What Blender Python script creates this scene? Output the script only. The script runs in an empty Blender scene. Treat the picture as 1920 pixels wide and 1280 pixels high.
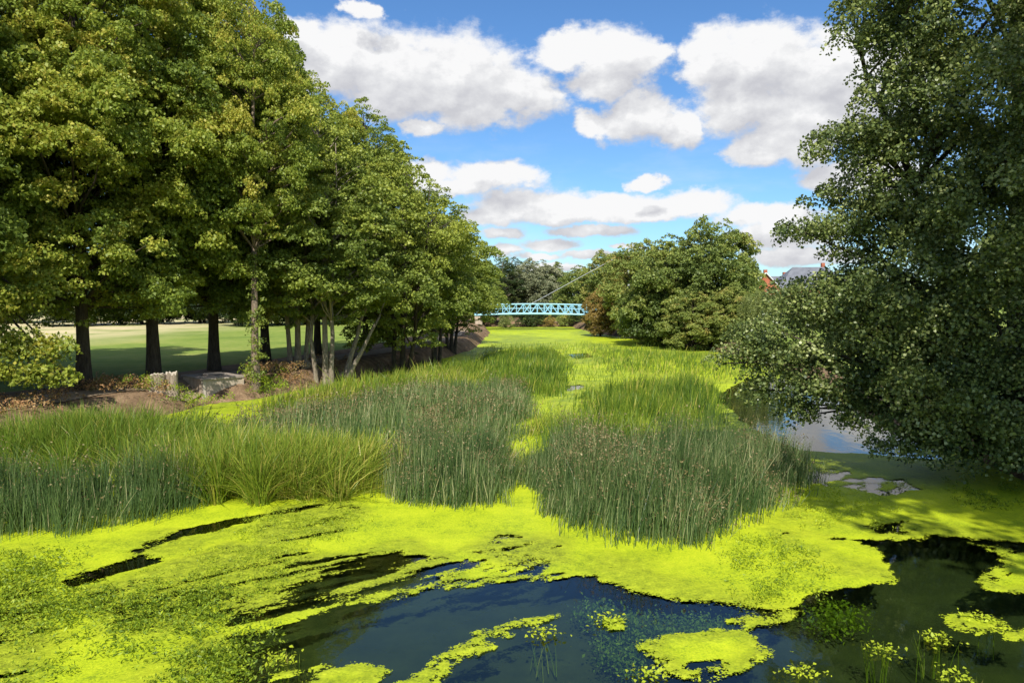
import bpy, math, random
import numpy as np
from mathutils import Vector

rad = math.radians
scene = bpy.context.scene
COL = scene.collection

# ------------------------------------------------------------------ camera
F_PX, CX, HZ, CAM_H = 1397.0, 960.0, 560.0, 5.0      # focal length, centre and horizon of the 1920 px photograph
PITCH = math.atan((640.0 - HZ) / F_PX)
cam_d = bpy.data.cameras.new('camera')
cam_d.sensor_width = 36.0
cam_d.lens = 36.0 * F_PX / 1920.0
cam_d.clip_start = 0.1
cam_d.clip_end = 6000
cam = bpy.data.objects.new('camera', cam_d)
COL.objects.link(cam)
cam.location = (0, 0, CAM_H)
cam.rotation_euler = (math.pi / 2 - PITCH, 0, 0)
scene.camera = cam

def ray(px, py):
    cx, cy = (px - CX) / F_PX, (640.0 - py) / F_PX
    c, s = math.cos(PITCH), math.sin(PITCH)
    return (cx, c + cy * s, cy * c - s)

def G(px, py, z=0.0):
    """point of the horizontal plane at height z seen at a photo pixel"""
    d = ray(px, py)
    t = (z - CAM_H) / d[2]
    return (d[0] * t, d[1] * t, z)

def AT(px, py, dist):
    """point at a given forward distance"""
    d = ray(px, py)
    t = dist / d[1]
    return (d[0] * t, dist, CAM_H + d[2] * t)

# ------------------------------------------------------------------ light
SUN_EL = rad(46)
SUN_AZ = math.atan2(-0.04, -1.0)          # azimuth of the sun from +Y towards +X
sun_h = Vector((math.sin(SUN_AZ), math.cos(SUN_AZ), 0))
to_sun = Vector((sun_h.x * math.cos(SUN_EL), sun_h.y * math.cos(SUN_EL), math.sin(SUN_EL)))
sun_d = bpy.data.lights.new('sun', 'SUN')
sun_d.energy = 5.0
sun_d.angle = rad(0.53)
sun_d.color = (1.0, 0.95, 0.86)
sun = bpy.data.objects.new('sun', sun_d)
COL.objects.link(sun)
sun.location = (-30, -60, 60)
sun.rotation_euler = to_sun.to_track_quat('Z', 'Y').to_euler()

scene.view_settings.view_transform = 'Standard'
scene.view_settings.look = 'None'
scene.view_settings.gamma = 1.0
scene.view_settings.exposure = 0.4
scene.view_settings.use_curve_mapping = False
scene.cycles.use_denoising = True
scene.cycles.max_bounces = 8
scene.cycles.diffuse_bounces = 3
scene.cycles.transmission_bounces = 4
scene.cycles.transparent_max_bounces = 12
scene.cycles.caustics_reflective = False
scene.cycles.caustics_refractive = False

# ------------------------------------------------------------------ node helpers
class NT:
    def __init__(self, tree):
        self.t = tree
        self.n = tree.nodes
        self.l = tree.links
    def node(self, kind, **kw):
        nd = self.n.new(kind)
        for k, v in kw.items():
            setattr(nd, k, v)
        return nd
    def put(self, sock, v):
        if isinstance(v, bpy.types.NodeSocket):
            self.l.new(v, sock)
        else:
            sock.default_value = v
    def math(self, op, a, b=None, c=None, clamp=False):
        nd = self.node('ShaderNodeMath', operation=op, use_clamp=clamp)
        self.put(nd.inputs[0], a)
        if b is not None: self.put(nd.inputs[1], b)
        if c is not None: self.put(nd.inputs[2], c)
        return nd.outputs[0]
    def vmath(self, op, a, b=None, c=None):
        nd = self.node('ShaderNodeVectorMath', operation=op)
        self.put(nd.inputs[0], a)
        if b is not None: self.put(nd.inputs[1], b)
        if c is not None: self.put(nd.inputs[2], c)
        return nd.outputs[1] if op in ('LENGTH', 'DOT_PRODUCT') else nd.outputs[0]
    def noise(self, vec, scale, detail=4, rough=0.55, color=False, dist=0.0):
        nd = self.node('ShaderNodeTexNoise')
        if vec is not None: self.put(nd.inputs['Vector'], vec)
        nd.inputs['Scale'].default_value = scale
        nd.inputs['Detail'].default_value = detail
        nd.inputs['Roughness'].default_value = rough
        nd.inputs['Distortion'].default_value = dist
        return nd.outputs['Color' if color else 'Fac']
    def ramp(self, fac, stops, interp='LINEAR'):
        nd = self.node('ShaderNodeValToRGB')
        cr = nd.color_ramp
        cr.interpolation = interp
        while len(cr.elements) < len(stops): cr.elements.new(0.5)
        for e, (p, c) in zip(cr.elements, stops):
            e.position = p
            e.color = (*c, 1) if len(c) == 3 else c
        self.put(nd.inputs[0], fac)
        return nd.outputs[0]
    def mix(self, fac, a, b, blend='MIX'):
        nd = self.node('ShaderNodeMix', data_type='RGBA', blend_type=blend)
        self.put(nd.inputs[0], fac)
        for s, v in ((nd.inputs[6], a), (nd.inputs[7], b)):
            if isinstance(v, tuple) and len(v) == 3: v = (*v, 1)
            self.put(s, v)
        return nd.outputs[2]
    def rng(self, v, a, b, c=0.0, d=1.0, smooth=True):
        nd = self.node('ShaderNodeMapRange', interpolation_type='SMOOTHSTEP' if smooth else 'LINEAR')
        self.put(nd.inputs[0], v)
        for i, x in enumerate((a, b, c, d)): nd.inputs[1 + i].default_value = x
        return nd.outputs[0]
    def attr(self, name):
        return self.node('ShaderNodeAttribute', attribute_name=name)
    def pos(self):
        return self.node('ShaderNodeNewGeometry').outputs['Position']
    def objco(self):
        return self.node('ShaderNodeTexCoord').outputs['Object']
    def scale(self, vec, s):
        return self.vmath('MULTIPLY', vec, s)
    def bump(self, h, strength, dist=0.02):
        nd = self.node('ShaderNodeBump')
        nd.inputs['Strength'].default_value = strength
        nd.inputs['Distance'].default_value = dist
        self.put(nd.inputs['Height'], h)
        return nd.outputs[0]

def new_mat(name):
    m = bpy.data.materials.new(name)
    m.use_nodes = True
    m.node_tree.nodes.clear()
    t = NT(m.node_tree)
    out = t.node('ShaderNodeOutputMaterial')
    return m, t, out.inputs['Surface']

def pbsdf(t, color, rough=0.6, spec=0.3, normal=None, metallic=0.0):
    b = t.node('ShaderNodeBsdfPrincipled')
    if isinstance(color, tuple) and len(color) == 3: color = (*color, 1)
    t.put(b.inputs['Base Color'], color)
    t.put(b.inputs['Roughness'], rough)
    b.inputs['Specular IOR Level'].default_value = spec
    b.inputs['Metallic'].default_value = metallic
    if normal is not None: t.put(b.inputs['Normal'], normal)
    return b.outputs[0]

# ------------------------------------------------------------------ sky with cumulus
def make_world():
    w = bpy.data.worlds.new('World')
    scene.world = w
    w.use_nodes = True
    w.node_tree.nodes.clear()
    t = NT(w.node_tree)
    out = t.node('ShaderNodeOutputWorld')
    bg = t.node('ShaderNodeBackground')
    bg.inputs['Strength'].default_value = 0.095
    t.l.new(bg.outputs[0], out.inputs[0])
    sky = t.node('ShaderNodeTexSky', sky_type='NISHITA')
    sky.sun_disc = False
    sky.sun_elevation = SUN_EL
    sky.sun_rotation = SUN_AZ
    sky.altitude = 50
    sky.air_density = 1.0
    sky.dust_density = 0.35
    sky.ozone_density = 2.2
    hs = t.node('ShaderNodeHueSaturation')
    hs.inputs['Saturation'].default_value = 1.06
    t.l.new(sky.outputs[0], hs.inputs['Color'])
    skyc = t.mix(1.0, hs.outputs[0], (0.70, 0.97, 1.22), 'MULTIPLY')
    # clouds by direction
    tc = t.node('ShaderNodeTexCoord')
    dirv = tc.outputs['Generated']
    sep = t.node('ShaderNodeSeparateXYZ')
    t.l.new(dirv, sep.inputs[0])
    az = t.math('ARCTAN2', sep.outputs[0], sep.outputs[1])
    el = t.math('ARCSINE', sep.outputs[2])
    comb = t.node('ShaderNodeCombineXYZ')
    t.l.new(az, comb.inputs[0]); t.l.new(el, comb.inputs[1])
    p = comb.outputs[0]
    # finer and flatter wrinkles towards the horizon, as the layer recedes
    ps = t.scale(p, (1.0, 1.45, 1.0))
    wn = t.noise(ps, 11.0, 6, 0.6, color=True)
    wv = t.vmath('MULTIPLY', t.vmath('SUBTRACT', wn, (0.5, 0.5, 0.5)), (0.085, 0.05, 0.0))
    elk = t.rng(el, 0.05, 0.22, 0.35, 1.0)
    cs = t.node('ShaderNodeVectorMath', operation='SCALE')
    t.l.new(wv, cs.inputs[0]); t.l.new(elk, cs.inputs['Scale'])
    pw = t.vmath('ADD', p, cs.outputs[0])
    wn2 = t.noise(ps, 44.0, 4, 0.6, color=True)
    pw = t.vmath('ADD', pw, t.vmath('MULTIPLY', t.vmath('SUBTRACT', wn2, (0.5, 0.5, 0.5)), (0.022, 0.013, 0.0)))
    blobs = [  # px, py, rx, ry in the photograph's sky
        (640, 112, 110, 62), (745, 140, 120, 78), (860, 150, 125, 80), (965, 178, 95, 52), (800, 238, 38, 17), (565, 62, 60, 24), (905, 205, 90, 36),
        (1065, 96, 72, 28), (1165, 102, 92, 46), (1140, 148, 80, 34), (1225, 95, 42, 26),
        (1115, 228, 54, 24), (1195, 215, 68, 48), (1258, 236, 55, 40),
        (1340, 108, 62, 54), (1430, 112, 100, 66), (1545, 130, 110, 62), (1390, 192, 96, 58), (1520, 215, 110, 62), (1420, 282, 66, 32), (1500, 265, 90, 40), (1640, 160, 110, 70),
        (682, 22, 36, 15), (925, 328, 92, 34), (870, 350, 50, 22), (1000, 384, 130, 30), (1150, 388, 150, 27), (1285, 386, 92, 26), (920, 404, 60, 20), (1060, 408, 120, 14), (1215, 405, 100, 12),
        (1210, 343, 34, 13), (1440, 406, 105, 24), (1480, 440, 110, 32), (945, 436, 46, 12), (1110, 433, 84, 12), (1033, 460, 58, 12), (945, 470, 40, 11), (1030, 500, 60, 9), (1100, 478, 50, 8),
        (1560, 330, 70, 26), (1010, 482, 46, 7), (1180, 462, 40, 6), (1500, 482, 110, 16), (1660, 330, 90, 40), (780, 330, 90, 30)]
    grp = bpy.data.node_groups.new('cloud_field', 'ShaderNodeTree')
    grp.interface.new_socket('p', in_out='INPUT', socket_type='NodeSocketVector')
    grp.interface.new_socket('d', in_out='OUTPUT', socket_type='NodeSocketFloat')
    g = NT(grp)
    gi = g.node('NodeGroupInput'); go = g.node('NodeGroupOutput')
    acc = None
    for (bx, by, rx, ry) in blobs:
        d = Vector(ray(bx, by)).normalized()
        a, e = math.atan2(d.x, d.y), math.asin(d.z)
        ix, iy = 1.0 / (rx / F_PX * math.cos(a)), 1.0 / (ry / F_PX)
        q = g.vmath('MULTIPLY_ADD', gi.outputs[0], (ix, iy, 0.0), (-a * ix, -e * iy, 0.0))
        ln = g.vmath('LENGTH', q)
        acc = ln if acc is None else g.math('SMOOTH_MIN', acc, ln, 0.28)
    g.l.new(g.math('SUBTRACT', 1.12, acc), go.inputs[0])
    def field(v):
        nd = t.node('ShaderNodeGroup'); nd.node_tree = grp
        t.l.new(v, nd.inputs[0])
        return nd.outputs[0]
    d0 = field(pw)
    d1 = field(t.vmath('ADD', pw, (-0.012, 0.034, 0.0)))
    nA = t.noise(ps, 24.0, 7, 0.62)
    nB = t.noise(t.vmath('ADD', ps, (-0.006, 0.014, 0.0)), 24.0, 7, 0.62)
    fine = t.math('MULTIPLY', t.math('SUBTRACT', nA, 0.5), 1.15)
    relief = t.math('SUBTRACT', nA, nB)
    # the same kind of scattered cumulus everywhere outside the picture
    den = t.math('ADD', t.math('MAXIMUM', sep.outputs[2], 0.0), 0.16)
    cx = t.math('DIVIDE', sep.outputs[0], den); cy = t.math('DIVIDE', sep.outputs[1], den)
    c2 = t.node('ShaderNodeCombineXYZ'); t.l.new(cx, c2.inputs[0]); t.l.new(cy, c2.inputs[1])
    gen = t.math('MULTIPLY', t.math('SUBTRACT', t.noise(c2.outputs[0], 1.15, 6, 0.55), 0.505), 5.0)
    wx = t.rng(t.math('ABSOLUTE', az), 0.60, 0.80)
    wy = t.rng(el, 0.40, 0.52)
    wout = t.math('MAXIMUM', wx, wy)
    dd = t.math('ADD', t.math('MULTIPLY', d0, t.math('SUBTRACT', 1.0, wout)), t.math('MULTIPLY', gen, wout))
    dens = t.math('ADD', dd, fine)
    alpha = t.rng(dens, -0.10, 0.42)
    alpha = t.math('MULTIPLY', alpha, t.rng(el, -0.01, 0.02))
    lit = t.math('ADD', 0.62, t.math('MULTIPLY', t.math('SUBTRACT', d0, d1), 0.95))
    lit = t.math('ADD', lit, t.math('ADD', t.math('MULTIPLY', relief, 1.6), t.math('MULTIPLY', fine, 0.12)))
    lit = t.math('SUBTRACT', lit, t.math('MULTIPLY', t.rng(dens, 0.25, 1.1), 0.30), clamp=True)
    cc = t.ramp(lit, [(0.0, (4.8, 4.85, 5.2)), (0.35, (5.6, 5.65, 5.9)), (0.7, (6.5, 6.55, 6.7)), (1.0, (7.6, 7.6, 7.65))])
    # high thin veil, paler towards the horizon
    veil = t.math('MULTIPLY', t.rng(t.noise(t.scale(p, (3.0, 9.0, 1.0)), 2.2, 5, 0.6), 0.42, 0.75), 0.36)
    veil = t.math('MULTIPLY', veil, t.rng(el, 0.30, 0.02))
    skyv = t.mix(veil, skyc, (6.8, 7.3, 7.8))
    t.l.new(t.mix(alpha, skyv, cc), bg.inputs['Color'])
    w.cycles.sampling_method = 'MANUAL'
    w.cycles.sample_map_resolution = 512
make_world()

# ------------------------------------------------------------------ mesh helpers
def props(o, label=None, cat=None, group=None, kind=None):
    if label: o['label'] = label
    if cat: o['category'] = cat
    if group: o['group'] = group
    if kind: o['kind'] = kind
    return o

def link(name, me, mat=None, parent=None, loc=None):
    o = bpy.data.objects.new(name, me)
    COL.objects.link(o)
    if mat is not None and not me.materials: me.materials.append(mat)
    if parent is not None: o.parent = parent
    if loc is not None: o.location = loc
    return o

def empty(name, loc=(0, 0, 0), rz=0.0, scale=(1, 1, 1)):
    o = bpy.data.objects.new(name, None)
    o.empty_display_size = 0.3
    COL.objects.link(o)
    o.location = loc
    o.rotation_euler = (0, 0, rz)
    o.scale = scale
    return o

def np_mesh(name, verts, faces_quads=None, faces_tris=None, smooth=False, face_attr=None, vert_attr=None):
    me = bpy.data.meshes.new(name)
    verts = np.asarray(verts, dtype=np.float32)
    parts, sizes = [], []
    if faces_quads is not None and len(faces_quads):
        parts.append(np.asarray(faces_quads, dtype=np.int32).ravel()); sizes.append(np.full(len(faces_quads), 4, dtype=np.int32))
    if faces_tris is not None and len(faces_tris):
        parts.append(np.asarray(faces_tris, dtype=np.int32).ravel()); sizes.append(np.full(len(faces_tris), 3, dtype=np.int32))
    loops = np.concatenate(parts); sz = np.concatenate(sizes)
    start = np.concatenate(([0], np.cumsum(sz)[:-1])).astype(np.int32)
    me.vertices.add(len(verts)); me.vertices.foreach_set('co', verts.ravel())
    me.loops.add(len(loops)); me.loops.foreach_set('vertex_index', loops)
    me.polygons.add(len(sz)); me.polygons.foreach_set('loop_start', start); me.polygons.foreach_set('loop_total', sz)
    if smooth: me.polygons.foreach_set('use_smooth', np.ones(len(sz), dtype=bool))
    me.update(calc_edges=True)
    for nm, arr in (face_attr or {}).items():
        a = me.attributes.new(nm, 'FLOAT', 'FACE'); a.data.foreach_set('value', np.asarray(arr, dtype=np.float32))
    for nm, arr in (vert_attr or {}).items():
        a = me.attributes.new(nm, 'FLOAT', 'POINT'); a.data.foreach_set('value', np.asarray(arr, dtype=np.float32))
    return me

def unit(v):
    return v / np.maximum(np.linalg.norm(v, axis=1, keepdims=True), 1e-9)

class Shape:
    """collects boxes, tubes and prisms into one mesh"""
    def __init__(self): self.v, self.f = [], []
    def add(self, vs, fs):
        b = len(self.v); self.v += [tuple(x) for x in vs]; self.f += [tuple(i + b for i in f) for f in fs]; return self
    def box(self, x0, x1, y0, y1, z0, z1):
        vs = [(x, y, z) for z in (z0, z1) for y in (y0, y1) for x in (x0, x1)]
        return self.add(vs, [(0, 2, 3, 1), (4, 5, 7, 6), (0, 1, 5, 4), (2, 6, 7, 3), (0, 4, 6, 2), (1, 3, 7, 5)])
    def tube(self, pts, radii, n=6, cap=True, rough=0.0, rng=None):
        pts = [Vector(p) for p in pts]
        vs, fs = [], []
        up = Vector((0, 0, 1))
        for i, p in enumerate(pts):
            d = (pts[min(i + 1, len(pts) - 1)] - pts[max(i - 1, 0)]).normalized()
            a = d.cross(up) if abs(d.z) < 0.9 else d.cross(Vector((0, 1, 0)))
            a.normalize(); b = d.cross(a)
            for k in range(n):
                th = 2 * math.pi * k / n
                r = radii[i] * (1 + (rng.uniform(-rough, rough) if rng else 0))
                vs.append(p + a * (r * math.cos(th)) + b * (r * math.sin(th)))
        for i in range(len(pts) - 1):
            for k in range(n):
                fs.append((i * n + k, i * n + (k + 1) % n, (i + 1) * n + (k + 1) % n, (i + 1) * n + k))
        if cap:
            fs.append(tuple(reversed(range(n)))); fs.append(tuple((len(pts) - 1) * n + k for k in range(n)))
        return self.add(vs, fs)
    def mesh(self, name, smooth=False):
        me = bpy.data.meshes.new(name)
        me.from_pydata(self.v, [], self.f)
        me.update()
        if smooth: me.polygons.foreach_set('use_smooth', [True] * len(me.polygons))
        return me

def vnoise(x, y, seed=0):
    xi, yi = np.floor(x).astype(np.int64), np.floor(y).astype(np.int64)
    fx, fy = x - xi, y - yi
    fx, fy = fx * fx * (3 - 2 * fx), fy * fy * (3 - 2 * fy)
    def h(a, b):
        n = (a * 374761393 + b * 668265263 + seed * 1442695041) & 0xFFFFFFFF
        n = ((n ^ (n >> 13)) * 1274126177) & 0xFFFFFFFF
        return ((n ^ (n >> 16)) & 0xFFFF) / 65535.0
    return (h(xi, yi) * (1 - fx) + h(xi + 1, yi) * fx) * (1 - fy) + (h(xi, yi + 1) * (1 - fx) + h(xi + 1, yi + 1) * fx) * fy

def fbm(x, y, seed=0, octs=4):
    s, a, tot = 0, 1.0, 0
    for i in range(octs):
        s = s + a * vnoise(x * 2 ** i, y * 2 ** i, seed + 17 * i); tot += a; a *= 0.5
    return s / tot

def sdf(px, py, poly):
    """signed distance to a polygon, negative inside"""
    P = np.asarray(poly, dtype=np.float64)[:, :2]
    d = np.full(px.shape, 1e9); inside = np.zeros(px.shape, dtype=bool)
    for i in range(len(P)):
        a, b = P[i], P[(i + 1) % len(P)]
        e = b - a
        wx, wy = px - a[0], py - a[1]
        tt = np.clip((wx * e[0] + wy * e[1]) / (e @ e + 1e-12), 0, 1)
        d = np.minimum(d, np.hypot(wx - e[0] * tt, wy - e[1] * tt))
        c = (a[1] > py) != (b[1] > py)
        with np.errstate(divide='ignore', invalid='ignore'):
            xx = a[0] + (py - a[1]) * e[0] / (e[1] if e[1] else 1e-12)
        inside ^= c & (px < xx)
    return np.where(inside, -d, d)

def gpoly(pts, z=0.0):
    return [G(x, y, z)[:2] for x, y in pts]

# ------------------------------------------------------------------ materials
def leaf_mat(name, stops, trans=0.35, trans_gain=1.5, rough=0.5, spec=0.28, rand=0.25):
    m, t, out = new_mat(name)
    a = t.attr('tint').outputs['Fac']
    oi = t.node('ShaderNodeObjectInfo').outputs['Random']
    a2 = t.math('ADD', a, t.math('MULTIPLY', t.math('SUBTRACT', oi, 0.5), rand), clamp=True)
    c = t.ramp(a2, stops)
    tr = t.node('ShaderNodeBsdfTranslucent')
    hs = t.node('ShaderNodeHueSaturation'); hs.inputs['Value'].default_value = trans_gain; hs.inputs['Hue'].default_value = 0.49
    t.l.new(c, hs.inputs['Color']); t.l.new(hs.outputs[0], tr.inputs['Color'])
    mx = t.node('ShaderNodeMixShader'); mx.inputs[0].default_value = trans
    t.l.new(pbsdf(t, c, rough, spec), mx.inputs[1]); t.l.new(tr.outputs[0], mx.inputs[2])
    t.l.new(mx.outputs[0], out)
    return m

M = {}
M['lime_leaf'] = leaf_mat('lime_leaf', [(0.0, (0.080, 0.125, 0.020)), (0.45, (0.205, 0.270, 0.038)), (0.8, (0.350, 0.385, 0.055)), (1.0, (0.45, 0.41, 0.07))])
M['alder_leaf'] = leaf_mat('alder_leaf', [(0.0, (0.080, 0.122, 0.022)), (0.5, (0.205, 0.262, 0.046)), (1.0, (0.345, 0.380, 0.060))], trans=0.28)
M['poplar_leaf'] = leaf_mat('poplar_leaf', [(0.0, (0.048, 0.078, 0.024)), (0.55, (0.165, 0.215, 0.055)), (0.85, (0.310, 0.350, 0.105)), (1.0, (0.40, 0.43, 0.19))], trans=0.25, rough=0.42, spec=0.4)
M['sallow_leaf'] = leaf_mat('sallow_leaf', [(0.0, (0.085, 0.125, 0.030)), (0.5, (0.195, 0.250, 0.055)), (0.85, (0.310, 0.335, 0.075)), (1.0, (0.38, 0.31, 0.09))], trans=0.25)
M['rust_leaf'] = leaf_mat('rust_leaf', [(0.0, (0.12, 0.10, 0.028)), (0.5, (0.29, 0.205, 0.055)), (1.0, (0.40, 0.29, 0.08))], trans=0.25)
M['pale_leaf'] = leaf_mat('pale_leaf', [(0.0, (0.12, 0.14, 0.07)), (0.5, (0.24, 0.26, 0.14)), (1.0, (0.40, 0.40, 0.25))], trans=0.25)
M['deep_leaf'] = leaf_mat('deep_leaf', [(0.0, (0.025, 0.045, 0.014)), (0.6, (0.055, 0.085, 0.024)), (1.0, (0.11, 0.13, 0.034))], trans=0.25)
M['willow_leaf'] = leaf_mat('willow_leaf', [(0.0, (0.10, 0.13, 0.04)), (0.6, (0.20, 0.24, 0.07)), (1.0, (0.30, 0.32, 0.10))], trans=0.3)
M['dry_leaf'] = leaf_mat('dry_leaf', [(0.0, (0.12, 0.13, 0.03)), (0.4, (0.26, 0.17, 0.06)), (0.75, (0.42, 0.22, 0.10)), (1.0, (0.48, 0.36, 0.16))], trans=0.2)
M['cress_leaf'] = leaf_mat('cress_leaf', [(0.0, (0.11, 0.18, 0.015)), (0.4, (0.24, 0.33, 0.02)), (1.0, (0.46, 0.54, 0.03))], trans=0.3)
M['rush'] = leaf_mat('rush', [(0.0, (0.032, 0.068, 0.020)), (0.45, (0.074, 0.128, 0.034)), (0.8, (0.210, 0.265, 0.100)), (1.0, (0.42, 0.40, 0.20))], trans=0.15, trans_gain=1.2, rough=0.4, rand=0.0)
M['sedge'] = leaf_mat('sedge', [(0.0, (0.045, 0.095, 0.013)), (0.5, (0.150, 0.230, 0.026)), (0.85, (0.31, 0.37, 0.04)), (1.0, (0.48, 0.42, 0.10))], trans=0.35, rough=0.42, rand=0.0)
M['flower'] = leaf_mat('flower', [(0.0, (0.10, 0.075, 0.03)), (0.6, (0.23, 0.18, 0.08)), (1.0, (0.38, 0.31, 0.16))], trans=0.15, rand=0.0)

def bark_mat(name, dark, light, sc=1.0):
    m, t, out = new_mat(name)
    co = t.scale(t.objco(), (4.0 * sc, 4.0 * sc, 0.9 * sc))
    n = t.noise(co, 3.0, 7, 0.65)
    n2 = t.noise(t.objco(), 1.1, 3)
    c = t.ramp(t.math('ADD', t.math('MULTIPLY', n, 0.75), t.math('MULTIPLY', n2, 0.25)), [(0.32, dark), (0.68, light)])
    t.l.new(pbsdf(t, c, 0.85, 0.2, t.bump(n, 0.9, 0.05)), out)
    return m
M['bark_dark'] = bark_mat('bark_dark', (0.028, 0.022, 0.016), (0.11, 0.088, 0.062))
M['bark_warm'] = bark_mat('bark_warm', (0.07, 0.05, 0.034), (0.34, 0.26, 0.185))
M['bark_pale'] = bark_mat('bark_pale', (0.075, 0.058, 0.040), (0.44, 0.37, 0.28), 1.6)
M['bark_stump'] = bark_mat('bark_stump', (0.09, 0.07, 0.05), (0.46, 0.37, 0.28))

def simple_mat(name, c0, c1, scale=2.0, rough=0.8, bump=0.3, spec=0.25, detail=6, metallic=0.0):
    m, t, out = new_mat(name)
    n = t.noise(t.objco(), scale, detail, 0.6)
    n2 = t.noise(t.objco(), scale * 9, 4, 0.6)
    c = t.ramp(t.math('ADD', t.math('MULTIPLY', n, 0.7), t.math('MULTIPLY', n2, 0.3)), [(0.3, c0), (0.7, c1)])
    t.l.new(pbsdf(t, c, rough, spec, t.bump(n2, bump, 0.02), metallic), out)
    return m
M['concrete'] = simple_mat('concrete', (0.27, 0.22, 0.165), (0.58, 0.48, 0.37), 2.2, 0.9, 0.5)
M['slab'] = simple_mat('slab', (0.16, 0.13, 0.105), (0.40, 0.345, 0.29), 2.5, 0.9, 0.5)
M['cut_wood'] = simple_mat('cut_wood', (0.34, 0.29, 0.22), (0.60, 0.54, 0.45), 7.0, 0.85, 0.5)
M['stone'] = simple_mat('stone', (0.22, 0.17, 0.11), (0.46, 0.37, 0.25), 3.0, 0.9, 0.6)
M['blue_paint'] = simple_mat('blue_paint', (0.22, 0.48, 0.62), (0.32, 0.60, 0.74), 3.0, 0.45, 0.1, 0.4)
M['steel'] = simple_mat('steel', (0.34, 0.35, 0.36), (0.48, 0.49, 0.50), 3.0, 0.5, 0.1, 0.5)
M['deck'] = simple_mat('deck', (0.10, 0.09, 0.08), (0.18, 0.16, 0.14), 3.0, 0.8, 0.2)
M['brick'] = simple_mat('brick', (0.30, 0.085, 0.045), (0.44, 0.15, 0.085), 1.2, 0.9, 0.3)
M['slate'] = simple_mat('slate', (0.10, 0.105, 0.125), (0.19, 0.20, 0.225), 1.0, 0.7, 0.3)
M['white_trim'] = simple_mat('white_trim', (0.70, 0.70, 0.68), (0.80, 0.80, 0.78), 2.0, 0.5, 0.05)
M['pane'] = simple_mat('pane', (0.03, 0.035, 0.045), (0.05, 0.06, 0.07), 1.0, 0.1, 0.0, 0.6)

def ground_material():
    m, t, out = new_mat('ground')
    p = t.pos()
    grass = t.attr('grass').outputs['Fac']
    n1 = t.noise(p, 0.12, 5, 0.6); n2 = t.noise(p, 1.6, 6, 0.65); n3 = t.noise(p, 14.0, 4, 0.6)
    g = t.ramp(t.math('ADD', t.math('MULTIPLY', n1, 0.6), t.math('MULTIPLY', n2, 0.4)), [(0.34, (0.125, 0.190, 0.035)), (0.5, (0.200, 0.265, 0.050)), (0.66, (0.31, 0.32, 0.09))])
    dry = t.attr('dry').outputs['Fac']
    g = t.mix(t.math('MULTIPLY', dry, t.rng(n1, 0.25, 0.6)), g, (0.56, 0.47, 0.27))
    e = t.ramp(t.math('ADD', t.math('MULTIPLY', n2, 0.6), t.math('MULTIPLY', n3, 0.4)), [(0.35, (0.085, 0.055, 0.032)), (0.52, (0.22, 0.145, 0.085)), (0.7, (0.38, 0.27, 0.165))])
    f = t.rng(t.math('ADD', grass, t.math('MULTIPLY', t.math('SUBTRACT', n2, 0.5), 0.7)), 0.4, 0.6)
    c = t.mix(f, e, g)
    t.l.new(pbsdf(t, c, 0.95, 0.1, t.bump(t.math('ADD', n2, t.math('MULTIPLY', n3, 0.5)), 0.8, 0.08)), out)
    return m
M['ground'] = ground_material()
M['path'] = simple_mat('path', (0.20, 0.145, 0.09), (0.36, 0.28, 0.19), 1.2, 0.95, 0.5)

def bed_material():
    m, t, out = new_mat('riverbed')
    p = t.pos()
    n = t.noise(p, 0.9, 6, 0.65)
    c = t.ramp(n, [(0.38, (0.045, 0.055, 0.030)), (0.6, (0.070, 0.082, 0.036)), (0.75, (0.10, 0.115, 0.04))])
    t.l.new(pbsdf(t, c, 0.9, 0.1), out)
    return m
M['bed'] = bed_material()

def water_material():
    m, t, out = new_mat('water')
    p = t.pos()
    n1 = t.noise(t.scale(p, (1.0, 0.55, 1.0)), 3.0, 4, 0.5)
    n2 = t.noise(t.scale(p, (1.0, 0.6, 1.0)), 0.7, 2, 0.5)
    bp = t.bump(t.math('ADD', n1, n2), 0.16, 0.02)
    gl = t.node('ShaderNodeBsdfGlossy'); gl.inputs['Roughness'].default_value = 0.035
    gl.inputs['Color'].default_value = (1.0, 0.98, 0.93, 1)
    t.l.new(bp, gl.inputs['Normal'])
    tr = t.node('ShaderNodeBsdfTransparent'); tr.inputs['Color'].default_value = (0.50, 0.60, 0.42, 1)
    fr = t.node('ShaderNodeFresnel'); fr.inputs['IOR'].default_value = 1.55
    t.l.new(bp, fr.inputs['Normal'])
    mx = t.node('ShaderNodeMixShader')
    back = t.node('ShaderNodeNewGeometry').outputs['Backfacing']      # light leaving from below passes through
    t.l.new(t.math('MULTIPLY', fr.outputs[0], t.math('SUBTRACT', 1.0, back)), mx.inputs[0]); t.l.new(tr.outputs[0], mx.inputs[1]); t.l.new(gl.outputs[0], mx.inputs[2])
    t.l.new(mx.outputs[0], out)
    return m
M['water'] = water_material()

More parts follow.
